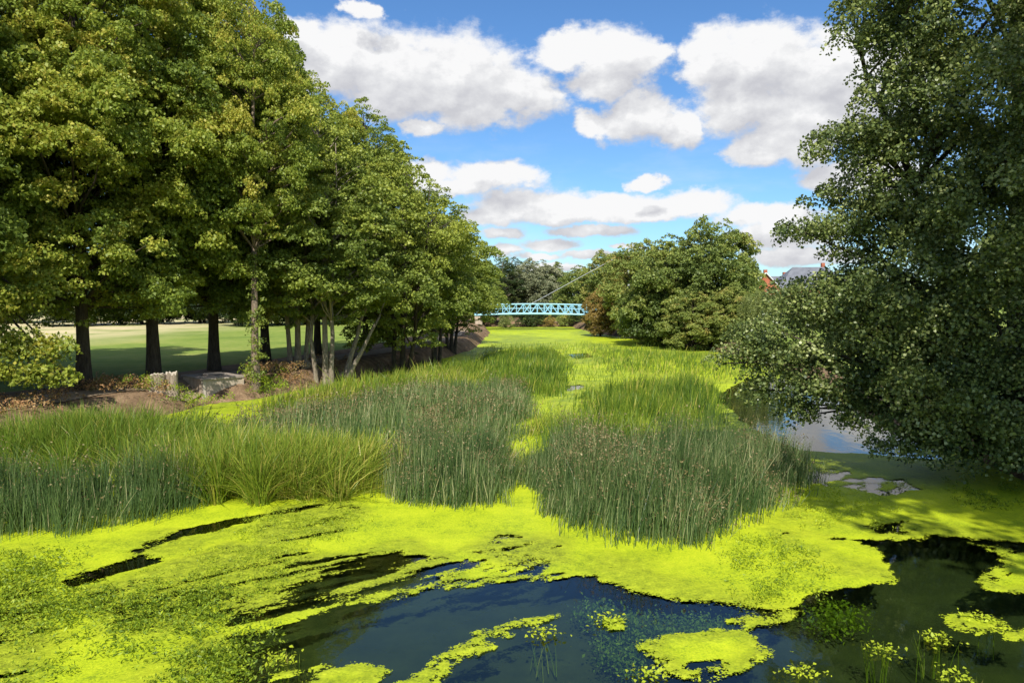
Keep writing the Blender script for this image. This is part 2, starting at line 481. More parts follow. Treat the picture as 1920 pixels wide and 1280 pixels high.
def duckweed_material():
    m, t, out = new_mat('duckweed')
    p = t.pos()
    cover = t.attr('cover').outputs['Fac']
    rough = t.attr('rough').outputs['Fac']
    nf = t.noise(p, 22.0, 5, 0.7); nm = t.noise(p, 5.0, 5, 0.65); nl = t.noise(p, 0.9, 4, 0.6)
    vo = t.node('ShaderNodeTexVoronoi'); vo.inputs['Scale'].default_value = 38.0
    t.l.new(p, vo.inputs['Vector'])
    cell = t.node('ShaderNodeSeparateColor'); t.l.new(vo.outputs['Color'], cell.inputs[0])
    # holes between the plants; frayed edges
    k = t.math('ADD', t.math('MULTIPLY', t.math('SUBTRACT', nf, 0.5), 0.42), t.math('MULTIPLY', t.math('SUBTRACT', nm, 0.5), 0.30))
    k = t.math('ADD', k, t.math('MULTIPLY', t.math('SUBTRACT', cell.outputs[0], 0.5), 0.10))
    amp = t.math('ADD', 0.5, t.math('MULTIPLY', rough, 1.2))
    fac = t.math('GREATER_THAN', t.math('ADD', cover, t.math('MULTIPLY', k, amp)), 0.0)
    lush = t.ramp(t.math('ADD', t.math('MULTIPLY', nl, 0.55), t.math('ADD', t.math('MULTIPLY', nm, 0.25), t.math('MULTIPLY', cell.outputs[1], 0.2))),
                  [(0.34, (0.20, 0.28, 0.012)), (0.47, (0.37, 0.46, 0.012)), (0.72, (0.52, 0.575, 0.020))])
    olive = t.ramp(t.math('ADD', t.math('MULTIPLY', nf, 0.6), t.math('MULTIPLY', nm, 0.4)), [(0.36, (0.07, 0.09, 0.012)), (0.5, (0.23, 0.28, 0.016)), (0.64, (0.44, 0.50, 0.03))])
    c = t.mix(t.math('MULTIPLY', rough, 0.9), lush, olive)
    far = t.attr('far').outputs['Fac']
    c = t.mix(far, c, t.ramp(t.math('ADD', t.math('MULTIPLY', nl, 0.6), t.math('MULTIPLY', nm, 0.4)), [(0.36, (0.10, 0.16, 0.020)), (0.5, (0.24, 0.31, 0.022)), (0.66, (0.42, 0.48, 0.03))]))
    h = t.math('ADD', nf, t.math('MULTIPLY', nm, t.math('MULTIPLY', rough, 2.5)))
    sh = pbsdf(t, c, 0.6, 0.2, t.bump(h, 0.55, 0.03))
    tr = t.node('ShaderNodeBsdfTransparent')
    mx = t.node('ShaderNodeMixShader')
    t.l.new(fac, mx.inputs[0]); t.l.new(tr.outputs[0], mx.inputs[1]); t.l.new(sh, mx.inputs[2])
    t.l.new(mx.outputs[0], out)
    return m
M['duckweed'] = duckweed_material()

# ------------------------------------------------------------------ the ground and the river
RY = np.array([-400, -30, 0, 14, 23, 31, 36.5, 42.5, 52, 63, 74, 107, 122, 140, 400])
RL = np.array([-20, -17, -16.5, -17, -16.6, -15.2, -12.7, -10.7, -8.3, -5.2, -3.6, -3.0, -4.0, -5.0, -5])
RR = np.array([11, 11, 11, 13.3, 14.2, 15.5, 16.5, 17.5, 18.5, 19, 19, 12, 11, 10, 10])

def river_d(x, y):
    """metres inside the river, negative on land"""
    w = 0.5 * (fbm(x * 0.35, y * 0.35, 5, 3) - 0.5) * 2
    d = np.minimum(x - np.interp(y, RY, RL), np.interp(y, RY, RR) - x)
    return np.minimum(d, 133.0 - y) + w * 0.6

def land_z(x, y):
    d = river_d(x, y)
    t = np.clip((d + 1.5) / 2.6, 0, 1); t = t * t * (3 - 2 * t)
    top = 0.95 + 0.10 * (fbm(x * 0.2, y * 0.2, 9, 3) - 0.5)
    far = np.clip((np.hypot(x, y) - 160) / 500, 0, 1)
    top = top - 0.62 * np.exp(-(((x + 16.1) / 1.2) ** 2 + ((y - 36.0) / 1.3) ** 2))      # hollow beside the concrete chamber
    top = top - 0.95 * np.exp(-(((x + 14.2) / 1.7) ** 2 + ((y - 35.0) / 1.7) ** 2))
    return top * (1 - t) + (-0.95 + 0.25 * fbm(x * 0.7, y * 0.7, 3, 3)) * t + far * 4.0

def grid_mesh(name, xs, ys, zf):
    X, Y = np.meshgrid(xs, ys)
    Z = zf(X, Y)
    nx, ny = len(xs), len(ys)
    idx = np.arange(nx * ny).reshape(ny, nx)
    q = np.stack([idx[:-1, :-1], idx[:-1, 1:], idx[1:, 1:], idx[1:, :-1]], -1).reshape(-1, 4)
    return np.stack([X, Y, Z], -1).reshape(-1, 3), q

def axis(a, b, step, lo, hi, k=1.35):
    mid = list(np.arange(a, b + 1e-6, step))
    s, x = step, mid[-1]; right = []
    while x < hi: s *= k; x += s; right.append(x)
    s, x = step, mid[0]; left = []
    while x > lo: s *= k; x -= s; left.append(x)
    return np.array(left[::-1] + mid + right)

gx, gy = axis(-34, 28, 0.45, -2500, 2500), axis(-6, 138, 0.6, -1200, 3500)
gv, gq = grid_mesh('ground', gx, gy, land_z)
dd = river_d(gv[:, 0], gv[:, 1])
path_off = np.interp(gv[:, 1], RY, RL) - gv[:, 0]                # metres left of the left water edge
grass = np.clip((path_off - 6.2) / 2.5, 0, 1)
grass = np.where(gv[:, 0] > 2, np.clip((-dd - 1.0) / 2, 0, 1), grass)
dry = np.clip((path_off - 30) / 18, 0, 1) * (gv[:, 0] < 0)
me = np_mesh('ground', gv, gq, smooth=True, vert_attr={'grass': grass, 'dry': dry})
props(link('ground', me, M['ground']), kind='structure')

# river bed sheet just above the carved channel, murky and weedy
xs, ys = np.arange(-19, 20.01, 0.8), np.arange(-30, 134, 1.2)
bv, bq = grid_mesh('riverbed', xs, ys, lambda x, y: np.where(river_d(x, y) > 0.4, land_z(x, y) + 0.14, land_z(x, y) - 0.15))
props(link('riverbed', np_mesh('riverbed', bv, bq, smooth=True), M['bed']), kind='structure')

wv_ = [(-24, -300, 0), (24, -300, 0), (24, 138, 0), (-24, 138, 0)]
props(link('water', np_mesh('water', wv_, [(0, 1, 2, 3)]), M['water']), kind='structure')

# bare-earth footpath along the left bank
pv, pq = [], []
for i, y in enumerate(np.arange(-20, 100, 1.5)):
    xl = float(np.interp(y, RY, RL))
    w = 1.1 + 0.2 * math.sin(y * 0.7)
    for j in range(5):
        x = xl - 3.4 - w + 2 * w * j / 4
        pv.append((x, y, float(land_z(np.array([x]), np.array([y]))[0]) + 0.035))
    if i:
        for j in range(4): pq.append(((i - 1) * 5 + j, (i - 1) * 5 + j + 1, i * 5 + j + 1, i * 5 + j))
props(link('path', np_mesh('path', pv, pq, smooth=True), M['path']), kind='structure')

# ------------------------------------------------------------------ duckweed: a floating sheet with holes
OPEN = [  # open water traced on the photograph
    [(452, 1330), (440, 1215), (425, 1192), (500, 1182), (600, 1152), (650, 1130), (720, 1115), (800, 1101), (870, 1093), (960, 1090), (1060, 1080), (1085, 1076), (1130, 1086), (1180, 1106), (1240, 1118), (1310, 1126),
     (1380, 1139), (1450, 1142), (1490, 1134), (1520, 1119), (1600, 1101), (1678, 1096), (1682, 1085), (1668, 1052), (1640, 1030), (1600, 1016), (1560, 1009), (1700, 1012), (1750, 1006), (1830, 1011), (2050, 1020), (2400, 1080), (2400, 1330)],
    [(232, 1034), (300, 1011), (350, 990), (430, 975), (500, 962), (478, 976), (400, 995), (300, 1021), (262, 1040), (312, 1053), (240, 1075), (130, 1105), (118, 1090), (180, 1070), (255, 1045)],
    [(1628, 990), (1700, 979), (1692, 1001), (1640, 998)],
    [(1345, 738), (1420, 705), (1640, 735), (1760, 760), (1760, 862), (1640, 852), (1500, 846), (1440, 820), (1390, 790)],
    [(1062, 664), (1100, 662), (1112, 670), (1080, 674)], [(1058, 724), (1090, 721), (1096, 730), (1066, 734)], [(905, 664), (936, 665), (930, 672), (910, 672)],
]
SPECK = [  # thin, broken cover
    [(830, 1090), (846, 1062), (880, 1050), (940, 1056), (955, 1042), (990, 1044), (1032, 1056), (1022, 1074), (960, 1086)],
    [(1345, 745), (1395, 720), (1440, 800), (1400, 800)],
    [(1508, 884), (1560, 879), (1640, 894), (1700, 899), (1725, 914), (1660, 930), (1600, 921), (1550, 911), (1514, 906)],
]
STREAK = [(505, 1010), (600, 1040), (700, 1036), (846, 1044), (846, 1092), (720, 1114), (640, 1132), (560, 1156), (430, 1185), (380, 1160), (430, 1120), (520, 1080)]
ROUGH = [
    [(470, 985), (520, 950), (640, 935), (700, 960), (640, 1000), (560, 1020), (470, 1040)],
    [(130, 1110), (250, 1080), (330, 1050), (420, 1020), (560, 1030), (540, 1080), (430, 1130), (400, 1180), (300, 1200), (180, 1200)],
    [(860, 1035), (930, 1000), (1060, 1010), (1075, 1060), (1000, 1075)],
    [(300, 1290), (330, 1210), (420, 1190), (450, 1230), (455, 1300)],
    [(0, 1080), (90, 1090), (110, 1200), (60, 1290), (-60, 1290)],
    [(520, 1040), (850, 1040), (850, 1090), (640, 1135), (420, 1180), (380, 1140)],
]
ISLE = [
    [(1200, 1211), (1262, 1195), (1330, 1188), (1398, 1184), (1412, 1200), (1446, 1226), (1398, 1256), (1312, 1276), (1270, 1271), (1232, 1240)],
    [(730, 1300), (845, 1216), (900, 1186), (960, 1166), (1052, 1155), (1022, 1170), (922, 1196), (832, 1242), (790, 1290)],
    [(790, 1290), (830, 1246), (898, 1208), (918, 1213), (862, 1242), (812, 1282)],
    [(1830, 1090), (1850, 1066), (1884, 1058), (1876, 1040), (1828, 1020), (1900, 1036), (1990, 1050), (2000, 1110), (1900, 1116), (1856, 1106)],
    [(1774, 1160), (1830, 1155), (1882, 1166), (1872, 1186), (1800, 1184)],
    [(560, 1290), (596, 1256), (660, 1250), (724, 1262), (700, 1290)],
    [(1372, 1166), (1430, 1156), (1492, 1145), (1442, 1170), (1392, 1176)],
    [(640, 1131), (720, 1113), (870, 1091), (1060, 1079), (1060, 1083), (870, 1097), (720, 1121), (650, 1137)],
    [(1170, 1101), (1228, 1094), (1242, 1105), (1182, 1107)], [(1896, 1190), (1930, 1180), (1935, 1200), (1900, 1204)], [(1280, 1122), (1330, 1118), (1350, 1126), (1300, 1130)],
    [(1135, 1165), (1168, 1160), (1172, 1176), (1140, 1178)], [(525, 1262), (556, 1254), (560, 1266), (530, 1270)],
]
HOLES = [[(1290, 1248), (1340, 1240), (1346, 1250), (1300, 1256)], [(1862, 1086), (1892, 1076), (1890, 1090), (1866, 1094)],
         [(200, 1150), (250, 1140), (260, 1150), (210, 1158)], [(340, 1118), (430, 1112), (425, 1124), (345, 1128)], [(1600, 905), (1630, 900), (1640, 912)]]

def duck_fields(x, y):
    k = np.clip(y / 12.0, 1, 6)
    wx = x + 0.30 * (fbm(x * 1.4, y * 1.4, 21, 4) - 0.5) * np.sqrt(k)
    wy = y + 0.34 * (fbm(x * 1.4, y * 1.4, 22, 4) - 0.5) * k
    cover = np.full(x.shape, 0.6)
    for p in OPEN: cover = np.minimum(cover, sdf(wx, wy, gpoly(p)))
    for p in SPECK:
        s = sdf(wx, wy, gpoly(p))
        cover = np.where(s < 0.15, np.minimum(cover, -0.01 + np.clip(s + 0.02, 0, 1) + 0.25 * (fbm(x * 2.5, y * 2.5, 81, 3) - 0.5)), cover)
    s = sdf(wx, wy, gpoly(STREAK))
    # stranded weed drawn out along the current, towards the upper right
    ca, sa = math.cos(0.62), math.sin(0.62)
    u, v = x * ca + y * sa, -x * sa + y * ca
    st = (fbm(u * 0.55, v * 3.2, 31, 4) - 0.50) * 2.3
    cover = np.where(s < 0.3, np.minimum(cover, st + np.clip(s + 0.25, 0, 1) * 1.4), cover)
    for p in HOLES: cover = np.minimum(cover, sdf(wx, wy, gpoly(p)))
    wx2 = x + 0.22 * (fbm(x * 3, y * 3, 41, 3) - 0.5); wy2 = y + 0.30 * (fbm(x * 3, y * 3, 42, 3) - 0.5)
    for p in ISLE: cover = np.maximum(cover, -sdf(wx2, wy2, gpoly(p)) + 0.01)
    for p in HOLES[:2]: cover = np.minimum(cover, sdf(wx, wy, gpoly(p)))
    cover = cover + np.where(cover < 0.5, 0.34 * (fbm(u * 1.7, v * 6.5, 91, 4) - 0.5) + 0.10 * (fbm(x * 9, y * 9, 92, 2) - 0.5), 0)
    rough = np.zeros(x.shape)
    for p in ROUGH: rough = np.maximum(rough, np.clip(-sdf(wx, wy, gpoly(p)) / 0.5 + 0.5, 0, 1))
    rough = np.maximum(rough * 0.95, np.clip((fbm(x * 0.45, y * 0.45, 51, 4) - 0.53) * 4.5, 0, 0.65))
    for p in ISLE: rough = np.maximum(rough, 0.75 * np.clip(0.35 - np.abs(sdf(wx2, wy2, gpoly(p)) + 0.1) * 1.2, 0, 1) / 0.35)
    cover = np.minimum(cover, 0.55 - 0.36 * rough)
    gaps = 0.20 + 1.5 * (fbm(u * 0.8, v * 4.2, 95, 4) - 0.5)
    cover = np.where(rough > 0.45, np.minimum(cover, gaps + (0.75 - np.clip(rough, 0, 0.75)) * 2), cover)
    far = np.clip((y - 24) / 14, 0, 1) * np.clip((fbm(x * 0.16, y * 0.10, 61, 4) - 0.36) * 4, 0, 1)
    return cover, rough, far

def duck_sheet(name, x0, x1, y0, y1, step, z0, label):
    xs, ys = np.arange(x0, x1 + step * .5, step), np.arange(y0, y1 + step * .5, step)
    v, q = grid_mesh(name, xs, ys, lambda x, y: np.zeros_like(x))
    cover, rough, far = duck_fields(v[:, 0], v[:, 1])
    v[:, 2] = z0 + 0.006 + rough * 0.05 * fbm(v[:, 0] * 6, v[:, 1] * 6, 71, 3) + np.clip(cover, 0, 0.2) * 0.04
    keep = (cover[q].max(1) > -0.45) & (river_d(v[:, 0], v[:, 1])[q].max(1) > -0.6)
    q = q[keep]
    used, inv = np.unique(q.ravel(), return_inverse=True)
    me = np_mesh(name, v[used], inv.reshape(-1, 4), smooth=True, vert_attr={'cover': cover[used], 'rough': rough[used], 'far': far[used]})
    o = link(name, me, M['duckweed'])
    return props(o, label, 'duckweed', kind='stuff')

duck_sheet('duckweed', -13, 13, 7.4, 18.0, 0.055, 0.004, 'bright yellow-green duckweed mat spread over the near water')
duck_sheet('duckweed', -18, 20, 18.0, 133.4, 0.33, 0.004, 'yellow-green duckweed covering the river beyond the tall rushes')

# ------------------------------------------------------------------ foliage generators
def leaf_cloud(name, c, nrm, size, tint, rng, aspect=0.8, cup=0.14):
    n = len(c)
    r = rng.normal(size=(n, 3))
    tg = unit(np.cross(nrm, r)); bt = np.cross(nrm, tg)
    s = size[:, None]
    v = np.empty((n, 4, 3))
    v[:, 0] = c - tg * s * 0.5
    v[:, 1] = c + bt * s * 0.5 * aspect + nrm * s * cup - tg * s * 0.06
    v[:, 2] = c + tg * s * 0.5
    v[:, 3] = c - bt * s * 0.5 * aspect + nrm * s * cup - tg * s * 0.06
    return np_mesh(name, v.reshape(-1, 3), np.arange(n * 4).reshape(-1, 4), face_attr={'tint': np.clip(tint, 0, 1)})

def clump_leaves(rng, centers, radii, per_m2, size, flat=0.6, up=0.75, tint_base=None, tint_amp=0.16, droop=0.25):
    """leaves spread over rounded sprays; returns arrays for leaf_cloud"""
    n = np.maximum((per_m2 * radii ** 2).astype(int), 6)
    idx = np.repeat(np.arange(len(centers)), n)
    N = len(idx)
    d = unit(rng.normal(size=(N, 3)))
    low = d[:, 2] < -0.25
    d[low, 2] *= -rng.uniform(0.2, 1.0, low.sum())
    d = unit(d)
    rr = radii[idx] * (0.45 + 0.62 * rng.random(N) ** 0.55)
    off = d * rr[:, None]
    off[:, 2] *= flat
    off[:, 2] -= droop * (np.hypot(off[:, 0], off[:, 1]) ** 2) / np.maximum(radii[idx], 0.1)
    c = centers[idx] + off
    nrm = unit(0.45 * d + np.array([0, 0, up]) + 0.75 * rng.normal(size=(N, 3)))
    tb = tint_base if tint_base is not None else rng.normal(0.5, 0.16, len(centers))
    tint = tb[idx] + rng.normal(0, tint_amp, N)
    return c, nrm, size * rng.uniform(0.65, 1.25, N), tint

def crown_boughs(rng, z0, z1, R, n, prof, br=(1.0, 1.7), inner=0.45, lump=0.22, gap=0.8):
    """rounded boughs kept apart on the crown's shell, a few inside"""
    ph0 = rng.uniform(0, 6.28, 4)
    P, B, tries = [], [], 0
    while len(P) < n and tries < n * 60:
        tries += 1
        tt = rng.random()
        pr = prof(tt)
        if rng.random() > pr + 0.10: continue
        ph = rng.uniform(0, 2 * math.pi)
        f = rng.uniform(0.86, 1.06) if rng.random() > inner else rng.uniform(0.25, 0.85)
        lum = 1 + lump * (math.sin(3 * ph + ph0[0] + 7 * tt) * 0.5 + math.sin(5 * ph + ph0[1] - 11 * tt) * 0.4 + math.sin(18 * tt + ph0[2]) * 0.35)
        r = max(R * pr * f * lum - 0.4, 0.0)
        c = np.array((r * math.cos(ph), r * math.sin(ph), z0 + (z1 - z0) * tt))
        b = rng.uniform(*br) * (0.6 + 0.45 * pr)
        if P:
            dd_ = np.linalg.norm((np.array(P) - c) * np.array([1, 1, 1.25]), axis=1)
            if (dd_ < gap * 0.5 * (np.array(B) + b)).any(): continue
        P.append(c); B.append(b)
    return np.array(P), np.array(B)

def spray_boughs(rng, P, B, per=13, sr=(0.28, 0.52), flat=0.62):
    """small sprays over the upper and outer side of each bough"""
    n = np.maximum((per * (B / 1.3) ** 2).astype(int), 4)
    i = np.repeat(np.arange(len(P)), n)
    d = unit(rng.normal(size=(len(i), 3)))
    ax = P[i] * np.array([1, 1, 0]); ax = unit(ax + 1e-6)
    d = unit(d + 0.45 * ax + np.array([0, 0, 0.45]))
    q = B[i] * rng.uniform(0.55, 1.05, len(i))
    off = d * q[:, None]; off[:, 2] *= flat
    off[:, 2] -= 0.22 * (off[:, 0] ** 2 + off[:, 1] ** 2) / B[i]
    return P[i] + off, rng.uniform(*sr, len(i)) * np.clip(B[i] / 1.2, 0.6, 1.3), i

def limbs_mesh(name, rng, stems, targets, r0=0.12, count=60, zmin=0.0):
    """branches from the stems out to a choice of the sprays"""
    s = Shape()
    pr = random.Random(int(rng.integers(1e6)))
    pick = rng.choice(len(targets), min(count, len(targets)), replace=False)
    for i in pick:
        e = Vector(targets[i])
        best = None
        for st in stems:
            for k in range(len(st) - 1):
                for q in (0.0, 0.5):
                    a = Vector(st[k]).lerp(Vector(st[k + 1]), q)
                    if a.z < zmin: continue
                    h = math.hypot(e.x - a.x, e.y - a.y)
                    want = e.z - 0.55 * h - 0.3
                    sc = abs(a.z - want) + 0.25 * h
                    if best is None or sc < best[0]: best = (sc, a)
        a = best[1]
        L = (e - a).length
        m1 = a.lerp(e, 0.4) + Vector((pr.uniform(-.08, .08), pr.uniform(-.08, .08), pr.uniform(0.0, .12))) * L
        m2 = a.lerp(e, 0.75) + Vector((pr.uniform(-.06, .06), pr.uniform(-.06, .06), pr.uniform(0.0, .08))) * L
        ra = min(r0, 0.02 + 0.013 * L)
        s.tube([a, m1, m2, e], [ra, ra * 0.7, ra * 0.42, ra * 0.15], 5, False)
    return s.mesh(name, True)

def stem_pts(rng, x, y, h, lean=(0, 0), wob=0.15, n=9, z0=-0.4):
    pts = []
    for i in range(n):
        q = i / (n - 1)
        pts.append((x + lean[0] * q * h + rng.normal(0, wob) * q, y + lean[1] * q * h + rng.normal(0, wob) * q, z0 + (h - z0) * q))
    return pts

def trunk_mesh(name, rng, stems, radii, n=12, flare=1.6):
    s = Shape(); pr = random.Random(7)
    for st, r in zip(stems, radii):
        m = len(st)
        rr = [r * (1 - 0.86 * (i / (m - 1))) for i in range(m)]
        base = Vector(st[0]); nxt = Vector(st[1])
        pts = [base, base.lerp(nxt, 0.28), base.lerp(nxt, 0.6)] + [Vector(p) for p in st[1:]]
        rs = [r * flare, r * (1 + (flare - 1) * 0.45), r * 1.06] + rr[1:]
        s.tube(pts, rs, n, True, 0.05, pr)
    return s.mesh(name, True)

PROTO = {}
def make_proto(key, seed, H, z0, R, n, prof, per_m2, leaf, stems, radii, leaf_mat_, bark, br=(1.0, 1.7), flat=0.62, inner=0.3, limb_n=60, lump=0.22, up=0.45, aspect=0.8, per=13, sr=(0.30, 0.55), gap=0.8):
    rng = np.random.default_rng(seed)
    P, B = crown_boughs(rng, z0, H, R, n, prof, br, inner, lump, gap)
    c, r, i = spray_boughs(rng, P, B, per, sr, flat)
    tb = (rng.normal(0.46, 0.15, len(P)) + 0.12 * (P[:, 2] - z0) / (H - z0))[i] + rng.normal(0, 0.08, len(c))
    L = clump_leaves(rng, c, r, per_m2, leaf, 0.6, up, tb, 0.15, 0.3)
    st = [stem_pts(rng, *a) for a in stems]
    crown = leaf_cloud(key + '_crown', *L, rng, aspect)
    crown.materials.append(M[leaf_mat_])
    tm = trunk_mesh(key + '_trunk', rng, st, radii); tm.materials.append(M[bark])
    bm_ = limbs_mesh(key + '_limbs', rng, st, P, 0.10, limb_n, z0 * 0.9); bm_.materials.append(M[bark])
    PROTO[key] = (tm, bm_, crown)
    print(key, len(P), len(c), len(L[0]))

def plant_tree(key, name, x, y, label, cat='tree', group=None, rz=0.0, s=1.0, sz=None, z=None, leaf=None, bark=None, trunk=True):
    tm, bm_, cm = PROTO[key]
    if z is None: z = max(float(land_z(np.array([x]), np.array([y]))[0]) - 0.05, -0.3)
    root = empty(name, (x, y, z), rz, (s, s, sz or s))
    props(root, label, cat, group)
    lst = [('crown', cm, leaf)]
    if trunk: lst += [('trunk', tm, bark), ('branches', bm_, bark)]
    for nm, me_, mt in lst:
        o = link(nm, me_, None, root)
        if nm in ('crown', 'branches'): o['kind'] = 'stuff'
        if mt:
            o.material_slots[0].link = 'OBJECT'
            o.material_slots[0].material = M[mt]
    return root

def dome(a, b, lo=0.55):
    """crown outline: widest at height a of the crown, power b"""
    def f(t):
        if t < a: return lo + (1 - lo) * math.sin(0.5 * math.pi * t / a)
        q = (t - a) / (1 - a)
        return max(1 - q ** b, 0.0) ** 0.62
    return f

make_proto('lime', 1, 23.5, 3.4, 5.6, 190, dome(0.30, 1.7, 0.72), 330, 0.165, [(0, 0, 22, (0.005, 0), 0.12)], [0.34], 'lime_leaf', 'bark_dark', (0.9, 1.8), 0.66, 0.30, 110, gap=1.1)
make_proto('lime_b', 2, 24.5, 3.8, 5.4, 190, dome(0.36, 1.8, 0.66), 300, 0.17, [(0, 0, 23, (-0.005, 0.01), 0.14)], [0.36], 'lime_leaf', 'bark_dark', (0.9, 1.8), 0.66, 0.30, 110, gap=1.1)
make_proto('tall_lime', 3, 24.0, 9.0, 5.0, 140, dome(0.35, 1.6, 0.55), 300, 0.17, [(0, 0, 23, (0.012, 0.0), 0.14)], [0.33], 'lime_leaf', 'bark_warm', (0.9, 1.7), 0.66, 0.3, 80, gap=1.1)
make_proto('bridge', 9, 24.0, 9.0, 5.0, 140, dome(0.35, 1.6, 0.55), 150, 0.20, [(0, 0, 23, (0.012, 0.0), 0.14)], [0.33], 'lime_leaf', 'bark_dark', (1.0, 1.8), 0.66, 0.35, 80)
make_proto('alder', 4, 17.0, 4.3, 4.4, 150, dome(0.25, 1.5, 0.5), 300, 0.17, [(0, 0, 16, (0.02, 0), 0.18), (0.5, 0.2, 14, (0.07, 0.03), 0.2), (-0.35, 0.1, 14.5, (-0.05, 0.05), 0.2)], [0.20, 0.15, 0.16], 'alder_leaf', 'bark_pale', (0.75, 1.45), 0.5, 0.30, 80, gap=1.05)
make_proto('alder_b', 5, 16.0, 2.3, 4.6, 170, dome(0.34, 1.6, 0.55), 300, 0.17, [(0, 0, 14.5, (0.05, 0), 0.2), (0.45, -0.1, 13, (0.13, -0.03), 0.2), (-0.4, 0.2, 14, (-0.05, 0.02), 0.2), (0.1, 0.45, 12, (0.03, 0.10), 0.2)], [0.21, 0.17, 0.18, 0.14], 'alder_leaf', 'bark_dark', (0.75, 1.5), 0.5, 0.30, 80, gap=1.05)
make_proto('sallow', 6, 11.0, 0.5, 4.6, 150, dome(0.32, 1.7, 0.80), 200, 0.22, [(0, 0, 9, (0.05, 0), 0.2), (0.4, 0.1, 8, (0.16, 0.05), 0.2), (-0.4, 0, 8, (-0.15, 0.02), 0.2)], [0.22, 0.16, 0.16], 'sallow_leaf', 'bark_dark', (0.8, 1.5), 0.66, 0.4, 50)
make_proto('sallow_b', 7, 12.0, 0.6, 4.8, 150, dome(0.40, 1.9, 0.82), 200, 0.22, [(0, 0, 10, (0.0, 0), 0.2), (0.4, 0.2, 9, (0.14, 0.05), 0.2)], [0.24, 0.18], 'sallow_leaf', 'bark_dark', (0.8, 1.6), 0.66, 0.4, 50)
make_proto('shrub', 8, 3.0, 0.15, 1.7, 40, dome(0.35, 1.8, 0.85), 330, 0.13, [(0, 0, 2.3, (0.05, 0), 0.1), (0.1, 0.1, 2.0, (0.2, 0.1), 0.1), (-0.1, 0, 2.0, (-0.2, 0.1), 0.1)], [0.05, 0.04, 0.04], 'sallow_leaf', 'bark_dark', (0.4, 0.7), 0.7, 0.35, 20, per=40, sr=(0.35, 0.5))

# ------------------------------------------------------------------ trees of the left bank
LA = 'avenue trees along the left bank path'
limes = [('lime', -19.4, 33.6, 0.2, 0.88, 'dark-trunked avenue tree nearest the left edge of the photo'),
         ('lime_b', -18.3, 37.9, 2.1, 0.88, 'dark-trunked avenue tree directly behind the pair of stumps'),
         ('lime', -17.0, 42.4, 4.0, 0.88, 'dark-trunked avenue tree behind the concrete chamber'),
         ('lime_b', -15.8, 47.6, 0.9, 0.78, 'avenue tree standing behind the tall ivy-clad trunk'),
         ('lime', -14.0, 53.5, 5.2, 0.76, 'avenue tree hidden behind the pale leaning stems'),
         ('lime_b', -11.4, 58.0, 3.0, 0.70, 'slim dark avenue trunk, left of the distant pair'),
         ('lime', -10.4, 63.0, 1.4, 0.66, 'slim dark avenue trunk, right of the distant pair'),
         ('lime_b', -24.0, 29.0, 4.4, 0.98, 'avenue tree at the left edge with drooping low boughs'),
         ('lime', -25.0, 24.6, 2.6, 0.92, 'avenue tree just outside the left edge')]
for k, x, y, rz, s, lab in limes:
    tree_ = plant_tree(k, 'avenue_tree', x, y, lab, 'tree', LA, rz, s, 1.0 if s > 0.84 else s * 1.04 + 0.06)
    if x == -24.0: left_edge_tree = tree_
def low_boughs(root):
    """long boughs of the left-edge tree drooping towards the river"""
    rng = np.random.default_rng(33)
    bpy.context.view_layer.update()
    inv = root.matrix_world.inverted()
    loc_ = lambda p: inv @ Vector(p)
    cs, sh = [], Shape()
    a = Vector((root.location.x, root.location.y, 6.5))
    for px, py, D, rx, ry, n in [(-40, 430, 27.5, 60, 50, 26), (30, 480, 27.5, 60, 36, 22), (-20, 560, 27, 60, 50, 26), (55, 560, 28, 46, 34, 16), (20, 640, 27.5, 60, 40, 24), (95, 650, 28, 36, 24, 12), (-20, 690, 27, 50, 30, 16), (70, 700, 27.6, 32, 20, 10), (118, 700, 28, 16, 14, 5)]:
        c = np.array(AT(px, py, D)); r = np.array([rx * D / F_PX, 0.7, ry * D / F_PX])
        d = unit(rng.normal(size=(n, 3))) * rng.uniform(0.3, 1.0, (n, 1))
        cs.append(c + d * r)
        e = Vector(c); m = a.lerp(e, 0.55) + Vector((0, 0, 1.2))
        sh.tube([loc_(a), loc_(m), loc_(e), loc_(e + Vector((0.2, 0, -0.5)))], [0.09, 0.06, 0.025, 0.01], 5, False)
    c = np.concatenate(cs); c[:, 2] = np.maximum(c[:, 2], 1.3)
    L = clump_leaves(rng, c, rng.uniform(0.3, 0.6, len(c)), 300, 0.15, 0.6, 0.45, rng.normal(0.5, 0.15, len(c)), 0.15, 0.5)
    v = np.array([tuple(loc_(p)) for p in L[0]])
    props(link('low_boughs', leaf_cloud('low_boughs', v, *L[1:], rng), M['lime_leaf'], root), kind='stuff')
    link('bough_wood', sh.mesh('bough_wood', True), M['bark_dark'], root)
low_boughs(left_edge_tree)
for k, x, y, rz, s, lab in [('lime_b', -33, 32, 1.0, 1.0, 'park tree outside the left edge shading the lawn'), ('lime', -30, 40, 3.0, 1.0, 'park tree beyond the left edge, second along the lawn'),
                            ('lime', -25.2, 19.5, 5.0, 0.95, 'unseen tree left of the camera, added to shade the avenue crowns')]:  # this last one is out of view, added to darken the lower avenue crowns
    plant_tree(k, 'park_tree', x, y, lab, 'tree', 'park trees left of the avenue', rz, s)
plant_tree('tall_lime', 'tall_tree', -13.0, 37.6, 'tall tree with sunlit ivy-clad trunk right of the concrete chamber', 'tree', None, 0.3, 0.60, 0.84)
AL = 'alders crowding the left river bank'
